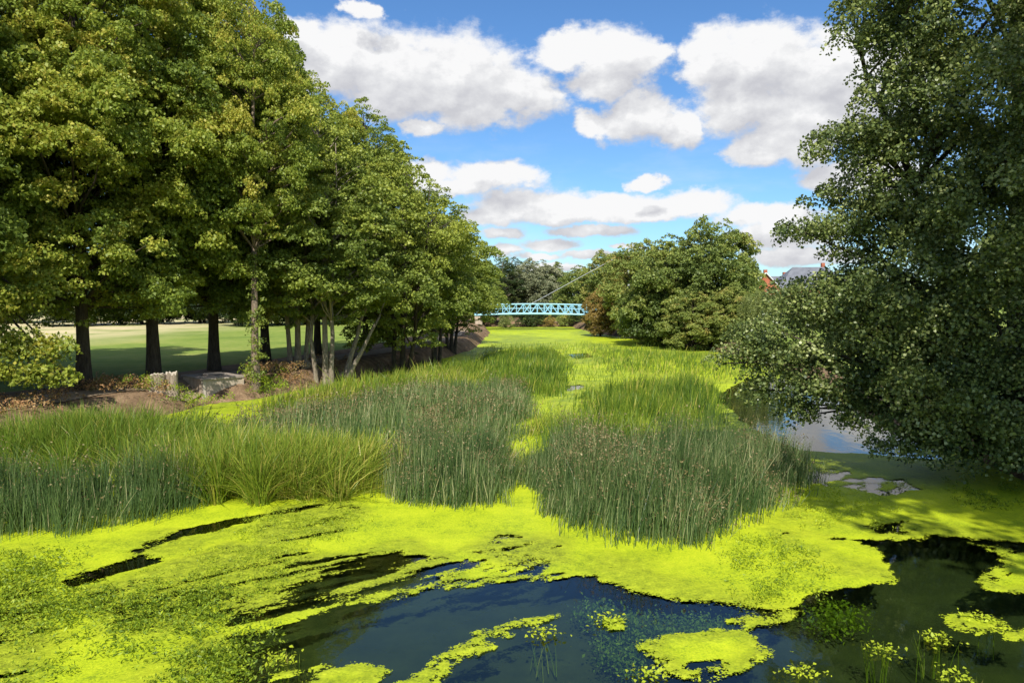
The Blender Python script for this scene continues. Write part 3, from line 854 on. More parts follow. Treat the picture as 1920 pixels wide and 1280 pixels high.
for k, x, y, rz, s, sz, bark, lab in [
        ('alder', -12.6, 43.6, 0.5, 0.95, 1.0, 'bark_pale', 'alder with thin pale stems, right of the ivy-clad trunk'),
        ('alder', -10.6, 42.4, 2.9, 0.95, 1.0, 'bark_pale', 'alder with leaning stems at the water, middle of the left bank'),
        ('alder_b', -7.4, 49.5, 0.2, 0.95, 1.02, 'bark_dark', 'dark many-stemmed alder with low bough over the rushes'),
        ('alder', -5.9, 57.0, 4.2, 0.90, 0.92, 'bark_dark', 'rounded alder beyond the dark many-stemmed one'),
        ('alder_b', -5.4, 66.0, 1.2, 0.86, 0.84, 'bark_dark', 'lower alder where the left bank narrows the river'),
        ('alder', -6.6, 78.0, 2.2, 0.9, 0.82, 'bark_dark', 'last alder on the left bank before the footbridge')]:
    plant_tree(k, 'alder_tree', x, y, lab, 'tree', AL, rz, s, s * sz / 1.0 if sz else None, None, None, bark)

# ------------------------------------------------------------------ big poplar on the right, built from sprays
def poplar():
    rng = np.random.default_rng(11)
    base = Vector((15.6, 22.5, 0.6))
    masses = [(1680, 15, 22, 105, 95, 2.0), (1800, -10, 21, 160, 140, 3.0), (1690, 190, 22, 95, 85, 2.0), (1585, 268, 22, 85, 42, 1.2), (1750, 330, 22, 165, 130, 2.6), (1885, 190, 19, 100, 120, 2.0),
              (1640, 430, 22, 120, 62, 1.8), (1510, 432, 22.6, 62, 20, 0.8), (1545, 372, 22.6, 46, 20, 0.6), (1710, 560, 21, 150, 130, 2.5), (1575, 560, 23, 130, 55, 1.8), (1490, 640, 23, 120, 52, 1.6),
              (1400, 655, 23.5, 62, 40, 1.0), (1560, 700, 22.5, 105, 56, 1.5), (1465, 728, 23, 72, 36, 1.0), (1745, 730, 20.5, 125, 120, 2.2), (1860, 600, 19.5, 120, 150, 2.5), (1850, 800, 19.8, 120, 75, 1.8),
              (1600, 765, 22, 22, 40, 0.6), (1500, 775, 22.5, 30, 36, 0.6), (1880, 400, 19, 110, 130, 2.5), (2040, 150, 21, 140, 160, 3), (2050, 450, 21, 150, 160, 3), (2040, 700, 20.5, 140, 150, 2.6), (1900, -180, 21, 240, 140, 3.4), (1700, 820, 20.6, 80, 36, 1.4)]
    cs, rs = [], []
    for (px, py, D, rx, ry, rd) in masses:
        c = np.array(AT(px, py, D)); r = np.array([rx * D / F_PX, rd, ry * D / F_PX])
        n = int(8 + 12 * (r[0] * r[2] + r[0] * r[1] + r[1] * r[2]) / 1.6)
        if px > 1980 or py < -100: n = n // 2
        d = unit(rng.normal(size=(n, 3))) * (rng.uniform(0.25, 1.0, (n, 1)) ** 0.45)
        cs.append(c + d * r); rs.append(np.clip(rng.uniform(0.30, 0.72, n) * min(1.0, 0.45 + r.min() * 0.5), 0.22, 0.72))
    c, r = np.concatenate(cs), np.concatenate(rs)
    c[:, 2] = np.maximum(c[:, 2], 0.35)
    tb = rng.normal(0.44, 0.21, len(c))
    L = clump_leaves(rng, c, r, 560, 0.100, 0.72, 0.3, tb, 0.2, 0.5)
    cc = L[0]; cc[:, 2] = np.maximum(cc[:, 2], 0.05 + 0.25 * rng.random(len(cc)))
    root = empty('poplar_tree', base)
    props(root, 'large dark poplar filling the right side with boughs trailing over the water', 'tree')
    off = np.array(base)
    crown = leaf_cloud('poplar_crown', cc - off, *L[1:], rng, 0.9)
    props(link('crown', crown, M['poplar_leaf'], root), kind='stuff')
    st = [stem_pts(rng, 0, 0, 19, (-0.06, -0.02), 0.25, 10, -0.8), stem_pts(rng, -0.5, 0.3, 13, (-0.32, 0.05), 0.25, 9, -0.8), stem_pts(rng, 0.4, -0.5, 14, (0.1, -0.12), 0.25, 9, -0.8)]
    link('trunk', trunk_mesh('poplar_trunk', rng, st, [0.48, 0.26, 0.3]), M['bark_dark'], root)
    s = limbs_mesh('poplar_limbs', rng, st, c - off, 0.13, 150)
    props(link('branches', s, M['bark_dark'], root), kind='stuff')
poplar()
plant_tree('bridge', 'bridge_tree', 16.9, 1.0, 'tall tree beside the viewpoint shading the right bank', 'tree', None, 1.0, 1.6, 1.2, 0.9)
plant_tree('bridge', 'bridge_tree', 24.5, 9.0, 'tall tree right of the viewpoint behind the poplar', 'tree', None, 2.6, 1.1, 1.1, 0.9)
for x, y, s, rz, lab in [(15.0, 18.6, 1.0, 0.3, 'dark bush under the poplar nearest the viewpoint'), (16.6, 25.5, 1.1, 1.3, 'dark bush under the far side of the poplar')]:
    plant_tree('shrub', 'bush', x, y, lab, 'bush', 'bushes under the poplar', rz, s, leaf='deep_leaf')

# ------------------------------------------------------------------ trees of the right bank and beyond
RB = 'round leafy trees along the far right bank'
for k, px, D, s, sz, rz, leaf, lab in [
        ('sallow_b', 1330, 77, 0.95, 1.04, 0.4, None, 'tallest round tree of the far right bank, left of the brick house'),
        ('sallow', 1255, 79, 1.02, 1.06, 1.9, None, 'broad olive tree of the far right bank, left of the tallest one'),
        ('sallow_b', 1205, 94, 0.92, 0.95, 3.3, None, 'sloping olive tree right behind the rust-coloured bush'),
        ('sallow', 1300, 73, 0.62, 0.55, 4.1, None, 'low dark tree drooping onto the water before the tallest one'),
        ('sallow_b', 1228, 84, 0.6, 0.55, 5.0, None, 'low tree at the water edge beside the rust-coloured bush'),
        ('sallow', 1398, 88, 0.45, 0.86, 2.4, None, 'thin-topped tree beside the brick gable'),
        ('sallow', 1375, 71, 0.55, 0.5, 0.9, None, 'low bush-like tree where poplar boughs meet the far right bank'),
        ('sallow_b', 1135, 140, 1.05, 1.10, 0.6, None, 'green tree on the slope behind the right end of the footbridge'),
        ('sallow', 1085, 152, 1.0, 0.98, 2.0, None, 'green tree above the middle of the footbridge, right side'),
        ('sallow_b', 1180, 150, 1.2, 1.25, 4.0, None, 'tall green tree far behind the rust-coloured bush')]:
    x, y = (px - CX) / F_PX * D, D
    plant_tree(k, 'bank_tree', x, y, lab, 'tree', RB, rz, s, sz, max(float(land_z(np.array([x]), np.array([y]))[0]), 0.0) - 0.05, leaf)
plant_tree('sallow', 'rust_tree', (1126 - CX) / F_PX * 99, 99, 'rust-brown tree at the right end of the blue footbridge', 'tree', None, 1.0, 0.44, 0.60, 0.1, 'rust_leaf')
FB = 'trees beyond the footbridge'
for k, px, D, s, sz, rz, leaf, lab in [
        ('sallow_b', 1000, 165, 1.25, 1.08, 0.5, 'pale_leaf', 'pale silvery willow beyond the footbridge'),
        ('sallow', 968, 172, 1.0, 0.98, 2.5, 'pale_leaf', 'pale willow beyond the footbridge, nearer the left bank'),
        ('alder', 945, 160, 1.0, 0.75, 1.5, 'deep_leaf', 'dark green tree at the left beyond the footbridge'),
        ('alder', 962, 205, 1.3, 0.92, 3.0, 'deep_leaf', 'dark pointed tree on the skyline above the footbridge'),
        ('sallow_b', 1035, 200, 1.2, 1.15, 4.2, 'sallow_leaf', 'grey-green tree on the skyline where the banks meet'),
        ('sallow', 905, 134, 0.9, 0.82, 5.0, 'alder_leaf', 'brownish green tree at the left end of the footbridge')]:
    x = (px - CX) / F_PX * D
    plant_tree(k, 'far_tree', x, D, lab, 'tree', FB, rz, s, sz, 0.9, leaf)
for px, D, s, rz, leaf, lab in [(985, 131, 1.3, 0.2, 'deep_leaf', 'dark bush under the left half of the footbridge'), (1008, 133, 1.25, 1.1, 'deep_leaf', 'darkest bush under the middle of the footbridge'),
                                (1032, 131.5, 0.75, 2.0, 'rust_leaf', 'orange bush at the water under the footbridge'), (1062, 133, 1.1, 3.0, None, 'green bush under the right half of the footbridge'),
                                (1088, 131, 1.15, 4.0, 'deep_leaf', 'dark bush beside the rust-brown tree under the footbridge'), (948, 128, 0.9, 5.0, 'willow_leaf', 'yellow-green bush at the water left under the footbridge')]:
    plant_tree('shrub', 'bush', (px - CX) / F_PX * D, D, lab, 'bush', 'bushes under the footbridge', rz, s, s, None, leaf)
# line of trees across the park, seen between the avenue trunks
rngp = random.Random(4)
ORD = ['first', 'second', 'third', 'fourth', 'fifth', 'sixth', 'seventh', 'eighth', 'ninth', 'tenth']
for i, px in enumerate([-260, -120, 20, 150, 265, 375, 480, 580, 680, 770]):
    D = 112 + 6 * (i % 3)
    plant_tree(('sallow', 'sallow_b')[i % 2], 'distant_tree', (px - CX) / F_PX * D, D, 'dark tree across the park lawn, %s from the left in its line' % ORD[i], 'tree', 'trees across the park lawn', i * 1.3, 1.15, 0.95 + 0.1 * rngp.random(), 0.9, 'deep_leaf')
for i, (px, D) in enumerate([(1600, 185), (1690, 150), (1800, 140), (1950, 150), (1590, 100), (1670, 80), (1770, 70), (1485, 104), (1535, 108)]):
    plant_tree(('sallow_b', 'sallow')[i % 2], 'distant_tree', (px - CX) / F_PX * D, D, 'green tree behind the poplar, %s of those around the houses' % ORD[i], 'tree', 'trees around the houses', i * 0.9, 0.7 if D < 120 else 1.05, 0.45 if D < 120 else 0.7, 0.9)
# low row of far woods closing the horizon
def far_wood():
    rng = np.random.default_rng(77)
    n = 1500
    a = rng.uniform(-1.15, 1.15, n); D = rng.uniform(330, 460, n)
    c = np.stack([np.sin(a) * D, np.cos(a) * D, 2.0 + rng.uniform(0, 11, n)], 1)
    L = clump_leaves(rng, c, rng.uniform(2.5, 5.0, n), 1.2, 2.1, 0.7, 0.6)
    props(link('wood', leaf_cloud('wood', *L, rng), M['deep_leaf']), 'low dark wood closing the horizon', 'wood', kind='stuff')
far_wood()

# weeping willow strands beside the poplar
def willow():
    rng = np.random.default_rng(15)
    x, y = (1432 - CX) / F_PX * 62, 62
    root = empty('weeping_willow', (x, y, 0.6))
    props(root, 'light green weeping willow with hanging strands below the brick house', 'tree')
    cs = []
    for i in range(110):
        ph, r = rng.uniform(0, 6.28), 2.1 * math.sqrt(rng.random())
        top = 5.0 - 0.35 * r * r * 0.5 + rng.normal(0, 0.3)
        ln = rng.uniform(1.6, 4.0)
        q = rng.random(90) * ln
        cs.append(np.stack([r * math.cos(ph) + rng.normal(0, .07, 90), r * math.sin(ph) + rng.normal(0, .07, 90), np.maximum(top - q, 0.1)], 1))
    c = np.concatenate(cs); n = len(c)
    me_ = leaf_cloud('willow_crown', c, unit(rng.normal(size=(n, 3)) * np.array([1, 1, 0.35])), rng.uniform(0.12, 0.22, n), rng.normal(0.55, 0.2, n), rng, 0.4)
    props(link('crown', me_, M['willow_leaf'], root), kind='stuff')
    st = [stem_pts(rng, 0, 0, 4.6, (0.03, 0), 0.1, 6, -0.4)]
    link('trunk', trunk_mesh('willow_trunk', rng, st, [0.2]), M['bark_dark'], root)
willow()

# ivy on the tall trunk and leaning pale trunks are things of their own
def ivy():
    rng = np.random.default_rng(18)
    n = 70
    z = rng.uniform(0.2, 8.5, n); ph = rng.uniform(-2.2, 0.4, n)
    c = np.stack([0.36 * np.cos(ph) + 0.012 * z, 0.36 * np.sin(ph), z], 1)
    L = clump_leaves(rng, c, rng.uniform(0.14, 0.32, n), 700, 0.10, 1.0, 0.2)
    o = link('ivy', leaf_cloud('ivy', *L, rng), M['alder_leaf'], None, (-13.0, 37.6, 0.8))
    props(o, 'ivy climbing the tall sunlit trunk right of the concrete chamber', 'ivy')
ivy()
for x, y, lean, h, r, bark, lab in [(-9.7, 43.6, (0.55, 0.1), 4.6, 0.17, 'bark_pale', 'pale trunk leaning right, lower of the crossing pair on the left bank'), (-9.95, 44.2, (0.30, 0.1), 5.4, 0.18, 'bark_pale', 'pale trunk leaning gently right, upper of the crossing pair')]:
    rng = np.random.default_rng(int(r * 1000))
    root = empty('leaning_tree', (x, y, 0.7)); props(root, lab, 'tree', 'leaning pale trunks')
    st = [stem_pts(rng, 0, 0, h, lean, 0.08, 8)]
    link('trunk', trunk_mesh('leaning_trunk', rng, st, [r], 10, 1.3), M[bark], root)
    top = np.array(st[0][-1]); n = 24
    c = top + rng.normal(size=(n, 3)) * np.array([0.9, 0.9, 0.6])
    L = clump_leaves(rng, c, rng.uniform(0.4, 0.8, n), 160, 0.18, 0.5)
    props(link('crown', leaf_cloud('leaning_crown', *L, rng), M['alder_leaf'], root), kind='stuff')

# ------------------------------------------------------------------ rushes, sedges, iris
def blades(name, base, h, width, lean, tint, rng, seg=3, curve=0.5, mat='rush', parent=None):
    """base (n,3), h, width, lean (n,2) horizontal tip offset; tapered ribbons"""
    n = len(base)
    ang = rng.uniform(0, math.pi, n)
    sx, sy = np.cos(ang) * width * 0.5, np.sin(ang) * width * 0.5
    V = np.empty((n, seg * 2 + 1, 3))
    for k in range(seg):
        q = k / seg
        b = q ** (1 + curve)
        cx, cy, cz = base[:, 0] + lean[:, 0] * b, base[:, 1] + lean[:, 1] * b, base[:, 2] + h * (q - 0.22 * curve * q * q)
        w = 1 - 0.45 * q
        V[:, 2 * k] = np.stack([cx - sx * w, cy - sy * w, cz], 1); V[:, 2 * k + 1] = np.stack([cx + sx * w, cy + sy * w, cz], 1)
    V[:, -1] = np.stack([base[:, 0] + lean[:, 0], base[:, 1] + lean[:, 1], base[:, 2] + h * (1 - 0.22 * curve)], 1)
    m = seg * 2 + 1
    o = (np.arange(n) * m)[:, None]
    quads = np.concatenate([o + np.array([[2 * k, 2 * k + 1, 2 * k + 3, 2 * k + 2]]) for k in range(seg - 1)], 0)
    tris = o + np.array([[2 * seg - 2, 2 * seg - 1, 2 * seg]])
    ft = np.concatenate([np.tile(tint, seg - 1), tint])
    return np_mesh(name, V.reshape(-1, 3), quads, tris, face_attr={'tint': np.clip(ft, 0, 1)})

def scatter(poly, n, rng, z=0.0, clumpy=0.0, scale=1.2, seed=1, feather=0.0):
    P = np.array(gpoly(poly, z))
    lo, hi = P.min(0) - feather, P.max(0) + feather
    out = np.empty((0, 3))
    while len(out) < n:
        c = rng.uniform(lo, hi, (max(n * 2, 1000), 2))
        k = 1 + c[:, 1] / 30
        e = 0.55 * k * (fbm(c[:, 0] * 1.3, c[:, 1] * 1.3, 3, 4) - 0.5)
        d = sdf(c[:, 0], c[:, 1], P) - e
        keep = d < feather * rng.random(len(c)) ** 2.5
        if clumpy: keep &= rng.random(len(c)) > clumpy * np.clip(4.0 * (0.56 - fbm(c[:, 0] * scale, c[:, 1] * scale, seed, 3)), 0, 1)
        out = np.concatenate([out, np.concatenate([c[keep], d[keep][:, None]], 1)])
    return out[:n]

def parea(poly):
    P = np.array(gpoly(poly)); x, y = P[:, 0], P[:, 1]
    return 0.5 * abs(np.dot(x, np.roll(y, -1)) - np.dot(y, np.roll(x, -1)))

def rush_bed(name, poly, dens, h, label, seed, width=0.014, tint=(0.42, 0.28), heads=0.4, mat='rush', lean=0.12, clumpy=0.8, curve=0.25, cat='rushes', hvar=0.2, seg=3, headsize=0.06, feather=0.5):
    rng = np.random.default_rng(seed)
    n = int(parea(poly) * dens)
    b = scatter(poly, n, rng, 0, clumpy, 1.1, seed, feather)
    edge = np.clip(0.55 - b[:, 2] * 0.55, 0.28, 1.0) * np.where(rng.random(n) < 0.1, 0.6, 1.0)
    b = b[:, :2]
    hh = h * np.clip(rng.normal(1, hvar, n), 0.3, 1.5) * (0.36 + 1.22 * fbm(b[:, 0] * 1.1, b[:, 1] * 1.1, seed + 3, 4)) * edge
    ln = rng.normal(0, lean, (n, 2)) * hh[:, None] + np.array([0.05, 0.02]) * h
    stray = rng.random(n) < 0.13; ln[stray] *= 2.8
    # wind-combed patches lean together
    wa = 6.28 * fbm(b[:, 0] * 0.7, b[:, 1] * 0.7, seed + 5, 2) * 2
    ln += np.stack([np.cos(wa), np.sin(wa)], 1) * (0.13 if mat == 'sedge' else 0.06) * hh[:, None]
    tt = rng.normal(tint[0], tint[1], n) + (0.9 if mat == 'sedge' else 0.55) * (fbm(b[:, 0] * 0.6, b[:, 1] * 0.6, seed + 7, 3) - 0.5)
    dead = rng.random(n) < 0.018; tt[dead] = 1.0
    base = np.concatenate([b, np.full((n, 1), -0.12)], 1)
    root = link(name, blades(name, base, hh + 0.12, np.full(n, width) * rng.uniform(0.7, 1.3, n), ln, tt, rng, seg, curve), M[mat])
    props(root, label, cat, kind='stuff')
    if heads:
        k = rng.random(n) < heads * np.clip(3.5 * (fbm(b[:, 0] * 0.45, b[:, 1] * 0.45, seed + 9, 3) - 0.42), 0.04, 1)
        tip = np.stack([b[k, 0] + ln[k, 0], b[k, 1] + ln[k, 1], (hh[k] + 0.12) * (1 - 0.22 * curve) - 0.13], 1)
        tip = np.repeat(tip, 2, 0) + rng.normal(0, 0.03, (2 * k.sum(), 3))
        m = len(tip)
        fm = leaf_cloud(name + '_heads', tip, unit(rng.normal(size=(m, 3)) * np.array([1, 1, 0.4])), headsize * rng.uniform(0.5, 1.2, m), rng.normal(0.5, 0.25, m), rng, 0.5)
        props(link('flower_heads', fm, M['flower'], root), kind='stuff')
    return root

rush_bed('bulrush_bed', [(985, 905), (1035, 948), (1080, 998), (1130, 1016), (1200, 1024), (1300, 1022), (1360, 988), (1430, 962), (1488, 928), (1502, 900), (1440, 880), (1300, 876), (1150, 874), (1000, 878)], 560, 1.36,
         'dark green bulrush bed standing in the duckweed, right of centre', 101, heads=0.6)
rush_bed('bulrush_bed', [(735, 930), (765, 948), (850, 954), (930, 944), (960, 905), (985, 885), (930, 862), (800, 856), (738, 882)], 560, 1.32,
         'dark green bulrush bed left of centre, in front of the iris clump', 102, heads=0.5)
rush_bed('bulrush_bed', [(-160, 1030), (0, 1008), (100, 1000), (220, 984), (330, 962), (385, 928), (398, 912), (330, 922), (200, 936), (0, 944), (-160, 950)], 480, 1.36,
         'blue-green bulrush bed at the left edge of the near water', 103, tint=(0.36, 0.17), heads=0.2)
rush_bed('bulrush_bed', [(230, 826), (420, 812), (520, 792), (620, 768), (720, 752), (860, 736), (985, 726), (992, 785), (975, 832), (860, 840), (720, 856), (600, 850), (430, 838), (260, 850)], 125, 0.88,
         'wide grey-green bulrush bed reaching across from the left bank', 104, width=0.024, tint=(0.48, 0.26), heads=0.45, headsize=0.09)
rush_bed('sedge_bed', [(470, 772), (600, 742), (740, 716), (880, 696), (930, 704), (900, 728), (760, 748), (600, 775)], 85, 0.95,
         'yellowish sedge strip along the foot of the left bank alders', 105, width=0.04, tint=(0.66, 0.18), heads=0, mat='sedge', cat='sedge', lean=0.25)
rush_bed('sedge_bed', [(925, 668), (1040, 662), (1066, 692), (1052, 742), (990, 748), (930, 722), (890, 694)], 60, 0.8,
         'bright green reed bed in mid river below the footbridge', 106, width=0.045, tint=(0.36, 0.22), heads=0, mat='sedge', cat='sedge', feather=0.8, clumpy=0.9)
rush_bed('sedge_bed', [(1095, 748), (1190, 726), (1300, 720), (1350, 742), (1345, 800), (1290, 816), (1180, 800), (1110, 782)], 80, 0.85,
         'green reed bed on the right half of the mid river', 107, width=0.03, tint=(0.38, 0.25), heads=0, mat='sedge', cat='sedge', feather=0.6, clumpy=0.85)
rush_bed('sedge_bed', [(985, 810), (1050, 800), (1130, 805), (1205, 812), (1205, 836), (1110, 846), (1010, 840)], 140, 0.95,
         'light green sedge tufts behind the right-hand bulrush bed', 108, width=0.026, tint=(0.5, 0.2), heads=0, mat='sedge', cat='sedge', lean=0.24)
rush_bed('sedge_bed', [(1110, 656), (1250, 664), (1420, 672), (1400, 712), (1300, 715), (1140, 700)], 16, 0.5,
         'thin olive sedge on the duckweed before the far right trees', 109, width=0.055, tint=(0.5, 0.25), heads=0, mat='sedge', cat='sedge', feather=3.0, clumpy=0.9)
rush_bed('bulrush_bed', [(1395, 886), (1440, 872), (1500, 878), (1508, 905), (1440, 925)], 260, 1.45,
         'lighter green bulrush tuft at the open water, right end of the bed', 110, tint=(0.62, 0.18), heads=0.4)
rush_bed('sedge_bed', [(900, 650), (1100, 644), (1330, 662), (1380, 740), (1360, 815), (1220, 840), (1000, 850), (980, 760), (900, 700)], 6, 0.5,
         'scattered short sedge dotted over the mid-river duckweed', 111, width=0.035, tint=(0.5, 0.25), heads=0, mat='sedge', cat='sedge', feather=1.5, clumpy=0.95, lean=0.3)

def iris_clump(name, cpx, n, h, spread, label, seed, tint=(0.6, 0.16), width=0.026, tufts=90, r=(1.5, 1.0)):
    """tufts of sword leaves arching outwards"""
    rng = np.random.default_rng(seed)
    x0, y0, _ = G(*cpx)
    tc = np.stack([rng.normal(0, r[0], tufts), rng.normal(0, r[1], tufts)], 1)
    i = rng.integers(0, tufts, n)
    ph = rng.uniform(0, 6.28, n)
    rr = 0.24 * np.sqrt(rng.random(n))
    b = tc[i] + np.stack([np.cos(ph), np.sin(ph)], 1) * rr[:, None]
    hh = h * np.clip(rng.normal(1, 0.2, n), 0.4, 1.4)
    out = np.stack([np.cos(ph), np.sin(ph)], 1) * (spread * rng.random(n) ** 1.5 * h)[:, None] + 0.10 * tc[i] + rng.normal(0, 0.12, (n, 2)) * h
    hh = hh * (1 - 0.35 * np.clip(np.linalg.norm(out, axis=1) / h, 0, 1))
    tt = rng.normal(tint[0], tint[1], n); tt[rng.random(n) < 0.07] = 1.0
    base = np.concatenate([b, np.full((n, 1), -0.1)], 1)
    o = link(name, blades(name, base, hh + 0.1, width * rng.uniform(0.6, 1.3, n), out, tt, rng, 4, 0.9), M['sedge'], None, (x0, y0, 0))
    return props(o, label, 'iris', 'clumps of yellow iris leaves')
iris_clump('iris_clump', (440, 912), 8000, 1.6, 0.8, 'tall yellow-green iris clump left of the central bulrushes', 201, r=(1.1, 0.9))
iris_clump('iris_clump', (575, 905), 8000, 1.35, 1.05, 'spreading iris clump with flopped brownish leaves beside the central bulrushes', 202, (0.68, 0.2), r=(0.95, 0.8))
iris_clump('iris_clump', (160, 862), 7500, 1.7, 0.65, 'bright green iris clump below the path at the far left', 203, (0.45, 0.15), r=(1.3, 1.3))
iris_clump('iris_clump', (265, 872), 6500, 1.35, 0.65, 'bright green iris clump between the left bulrushes and the stumps', 204, (0.5, 0.15), r=(1.3, 1.2))
iris_clump('iris_clump', (600, 922), 1500, 0.75, 2.0, 'flopped brown and yellow iris leaves lying at the edge of the duckweed', 206, (0.85, 0.2), r=(0.7, 0.35))
iris_clump('iris_clump', (940, 895), 260, 0.85, 0.7, 'small yellow iris tuft in the gap between two bulrush beds', 205, (0.8, 0.15), tufts=5, r=(0.2, 0.3))

# low plants on the duckweed
def cress(poly, n, label, seed, size=0.05, h=0.16, tint=(0.6, 0.25)):
    rng = np.random.default_rng(seed)
    k = max(n // 14, 1)
    b = scatter(poly, k, rng, 0, 0.9, 1.6, seed, 0.7)[:, :2]
    i = rng.integers(0, k, n)
    c = np.concatenate([b[i] + rng.normal(0, 0.07, (n, 2)), (0.03 + h * rng.random(n) ** 1.3)[:, None]], 1)
    L = leaf_cloud('water_weed', c, unit(np.array([0, 0, 0.7]) + 0.8 * rng.normal(size=(n, 3))), size * rng.uniform(0.6, 1.5, n), rng.normal(tint[0], tint[1], n), rng, 0.36)
    props(link('water_weed', L, M['cress_leaf']), label, 'water weed', kind='stuff')
cress([(1380, 1030), (1450, 1020), (1490, 1060), (1470, 1125), (1410, 1120)], 2200, 'leafy weed sprouting through the duckweed right of the bulrush bed', 301, tint=(0.4, 0.2))
cress([(-40, 1060), (90, 1050), (115, 1100), (100, 1230), (40, 1290), (-80, 1290)], 6000, 'leafy weed heaped on the duckweed at the left edge', 302, 0.06, 0.16, (0.4, 0.25))
cress([(165, 1130), (300, 1110), (390, 1130), (380, 1190), (290, 1205), (180, 1195)], 4200, 'leafy weed on the duckweed left of the dark water', 303, 0.06, 0.16, (0.35, 0.25))
cress([(290, 1290), (330, 1205), (430, 1195), (450, 1290)], 3000, 'leafy weed at the corner of the dark water', 304, 0.055, 0.15, (0.35, 0.25))
cress([(1490, 900), (1560, 915), (1660, 945), (1640, 990), (1520, 1000), (1480, 960)], 1700, 'sparse sprigs on the sunlit duckweed before the poplar', 305, 0.05, 0.14, (0.55, 0.2))
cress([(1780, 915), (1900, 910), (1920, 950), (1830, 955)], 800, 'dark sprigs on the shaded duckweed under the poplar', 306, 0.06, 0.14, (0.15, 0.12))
cress([(470, 990), (560, 950), (690, 950), (640, 1000), (520, 1040)], 4500, 'brownish weed crust on the duckweed before the iris', 307, 0.04, 0.05, (0.5, 0.2))
cress([(180, 1130), (380, 1040), (560, 1030), (520, 1100), (400, 1170), (250, 1190)], 6000, 'ragged weed crust between two dark channels at the left', 308, 0.04, 0.05, (0.55, 0.2))

# small plants standing in the open water
def water_plant(px, py, n, h, label, seed, floating=26):
    rng = np.random.default_rng(seed)
    x, y, _ = G(px, py)
    root = empty('water_plant', (x, y, 0)); props(root, label, 'water plant', 'small plants in the dark open water')
    ph = rng.uniform(0, 6.28, n)
    b = np.stack([0.10 * rng.normal(size=n), 0.10 * rng.normal(size=n), np.full(n, -0.6)], 1)
    ln = np.stack([np.cos(ph), np.sin(ph)], 1) * rng.uniform(0.03, 0.2, n)[:, None]
    link('stems', blades('plant_stems', b, 0.6 + h * rng.uniform(0.4, 1.1, n), np.full(n, 0.014), ln, rng.normal(0.75, 0.15, n), rng, 4, 0.4), M['sedge'], root)
    c = np.stack([0.13 * rng.normal(size=floating * 3), 0.13 * rng.normal(size=floating * 3), 0.02 + 0.06 * rng.random(floating * 3)], 1)
    link('leaves', leaf_cloud('plant_leaves', c, unit(np.array([0, 0, 1.0]) + 0.4 * rng.normal(size=(floating * 3, 3))), 0.055 * rng.uniform(0.6, 1.6, floating * 3), rng.normal(0.85, 0.1, floating * 3), rng, 0.6), M['cress_leaf'], root)
for a in [(1652, 1222, 26, 0.2, 'upright water plant with yellow stems, left of two at lower right'), (1752, 1200, 26, 0.16, 'upright water plant with yellow tuft, right of two at lower right'),
          (1845, 1165, 14, 0.1, 'water plant on the small floating mat at lower right'), (1140, 1165, 20, 0.07, 'trailing water plant between the weed streak and the round mat'),
          (1505, 1262, 8, 0.14, 'thin lone water plant right of the round mat'), (1210, 1272, 10, 0.12, 'short water plant below the round mat'), (1795, 1275, 18, 0.16, 'leafy water plant at the lower right edge'),
          (525, 1240, 16, 0.26, 'grassy water plant at the edge of the dark water'), (1020, 1190, 10, 0.04, 'trailing strand below the tip of the weed streak')]:
    water_plant(*a[:4], a[4], int(a[0]))

# weed under the surface
def sunken_weed(poly, n, label, seed):
    rng = np.random.default_rng(seed)
    k = n // 60
    b = scatter(poly, k, rng)[:, :2]
    i = rng.integers(0, k, n)
    c = np.concatenate([b[i] + rng.normal(0, 0.16, (n, 2)), (-0.10 - 0.38 * rng.random(n))[:, None]], 1)
    props(link('sunken_weed', leaf_cloud('sunken_weed', c, unit(np.array([0, 0, 0.8]) + 0.7 * rng.normal(size=(n, 3))), 0.055 * rng.uniform(0.6, 1.6, n), rng.normal(0.25, 0.2, n), rng, 0.5), M['cress_leaf']), label, 'water weed', kind='stuff')
sunken_weed([(1090, 1110), (1200, 1125), (1340, 1140), (1380, 1170), (1300, 1190), (1200, 1215), (1120, 1190), (1180, 1150)], 7000, 'green weed glimpsed under water above the round mat', 401)
sunken_weed([(1480, 1140), (1600, 1110), (1640, 1130), (1540, 1150)], 1300, 'dim weed under water at the rim of the duckweed', 402)

# ------------------------------------------------------------------ bank plants, stumps, chamber, stones
def dry_plants(cx, cy, r, n, h, label, seed, mat='dry_leaf', tint=(0.5, 0.25)):
    rng = np.random.default_rng(seed)
    k = max(n // 40, 3)
    c = np.stack([rng.normal(cx, r[0], k), rng.normal(cy, r[1], k)], 1)
    z = np.maximum(land_z(c[:, 0], c[:, 1]), 0.0)
    cen = np.stack([c[:, 0], c[:, 1], z + h * rng.uniform(0.25, 0.9, k)], 1)
    L = clump_leaves(rng, cen, rng.uniform(0.16, 0.34, k), 520, 0.10, 0.9, 0.4, rng.normal(tint[0], tint[1], k))
    props(link('bank_plants', leaf_cloud('bank_plants', *L, rng, 0.45), M[mat]), label, 'bank plants', kind='stuff')
dry_plants(-17.3, 33.2, (1.5, 0.8), 3600, 0.55, 'dry orange-brown plants on the bank left of the stumps', 501, tint=(0.62, 0.2))
dry_plants(-16.3, 34.8, (0.5, 0.4), 1000, 0.4, 'dry pinkish plants between the stumps and the chamber', 502)
dry_plants(-12.7, 38.4, (0.5, 0.6), 2000, 0.7, 'green and yellow bush against the right end of the concrete chamber', 503, 'cress_leaf', (0.4, 0.2))
dry_plants(-12.6, 40.4, (0.8, 0.7), 2200, 0.6, 'rusty plants at the foot of the pale alder stems', 504, tint=(0.5, 0.25))
dry_plants(-9.6, 45.5, (1.6, 1.2), 2600, 0.35, 'brown litter and seedlings under the leaning trunks', 505, tint=(0.35, 0.25))
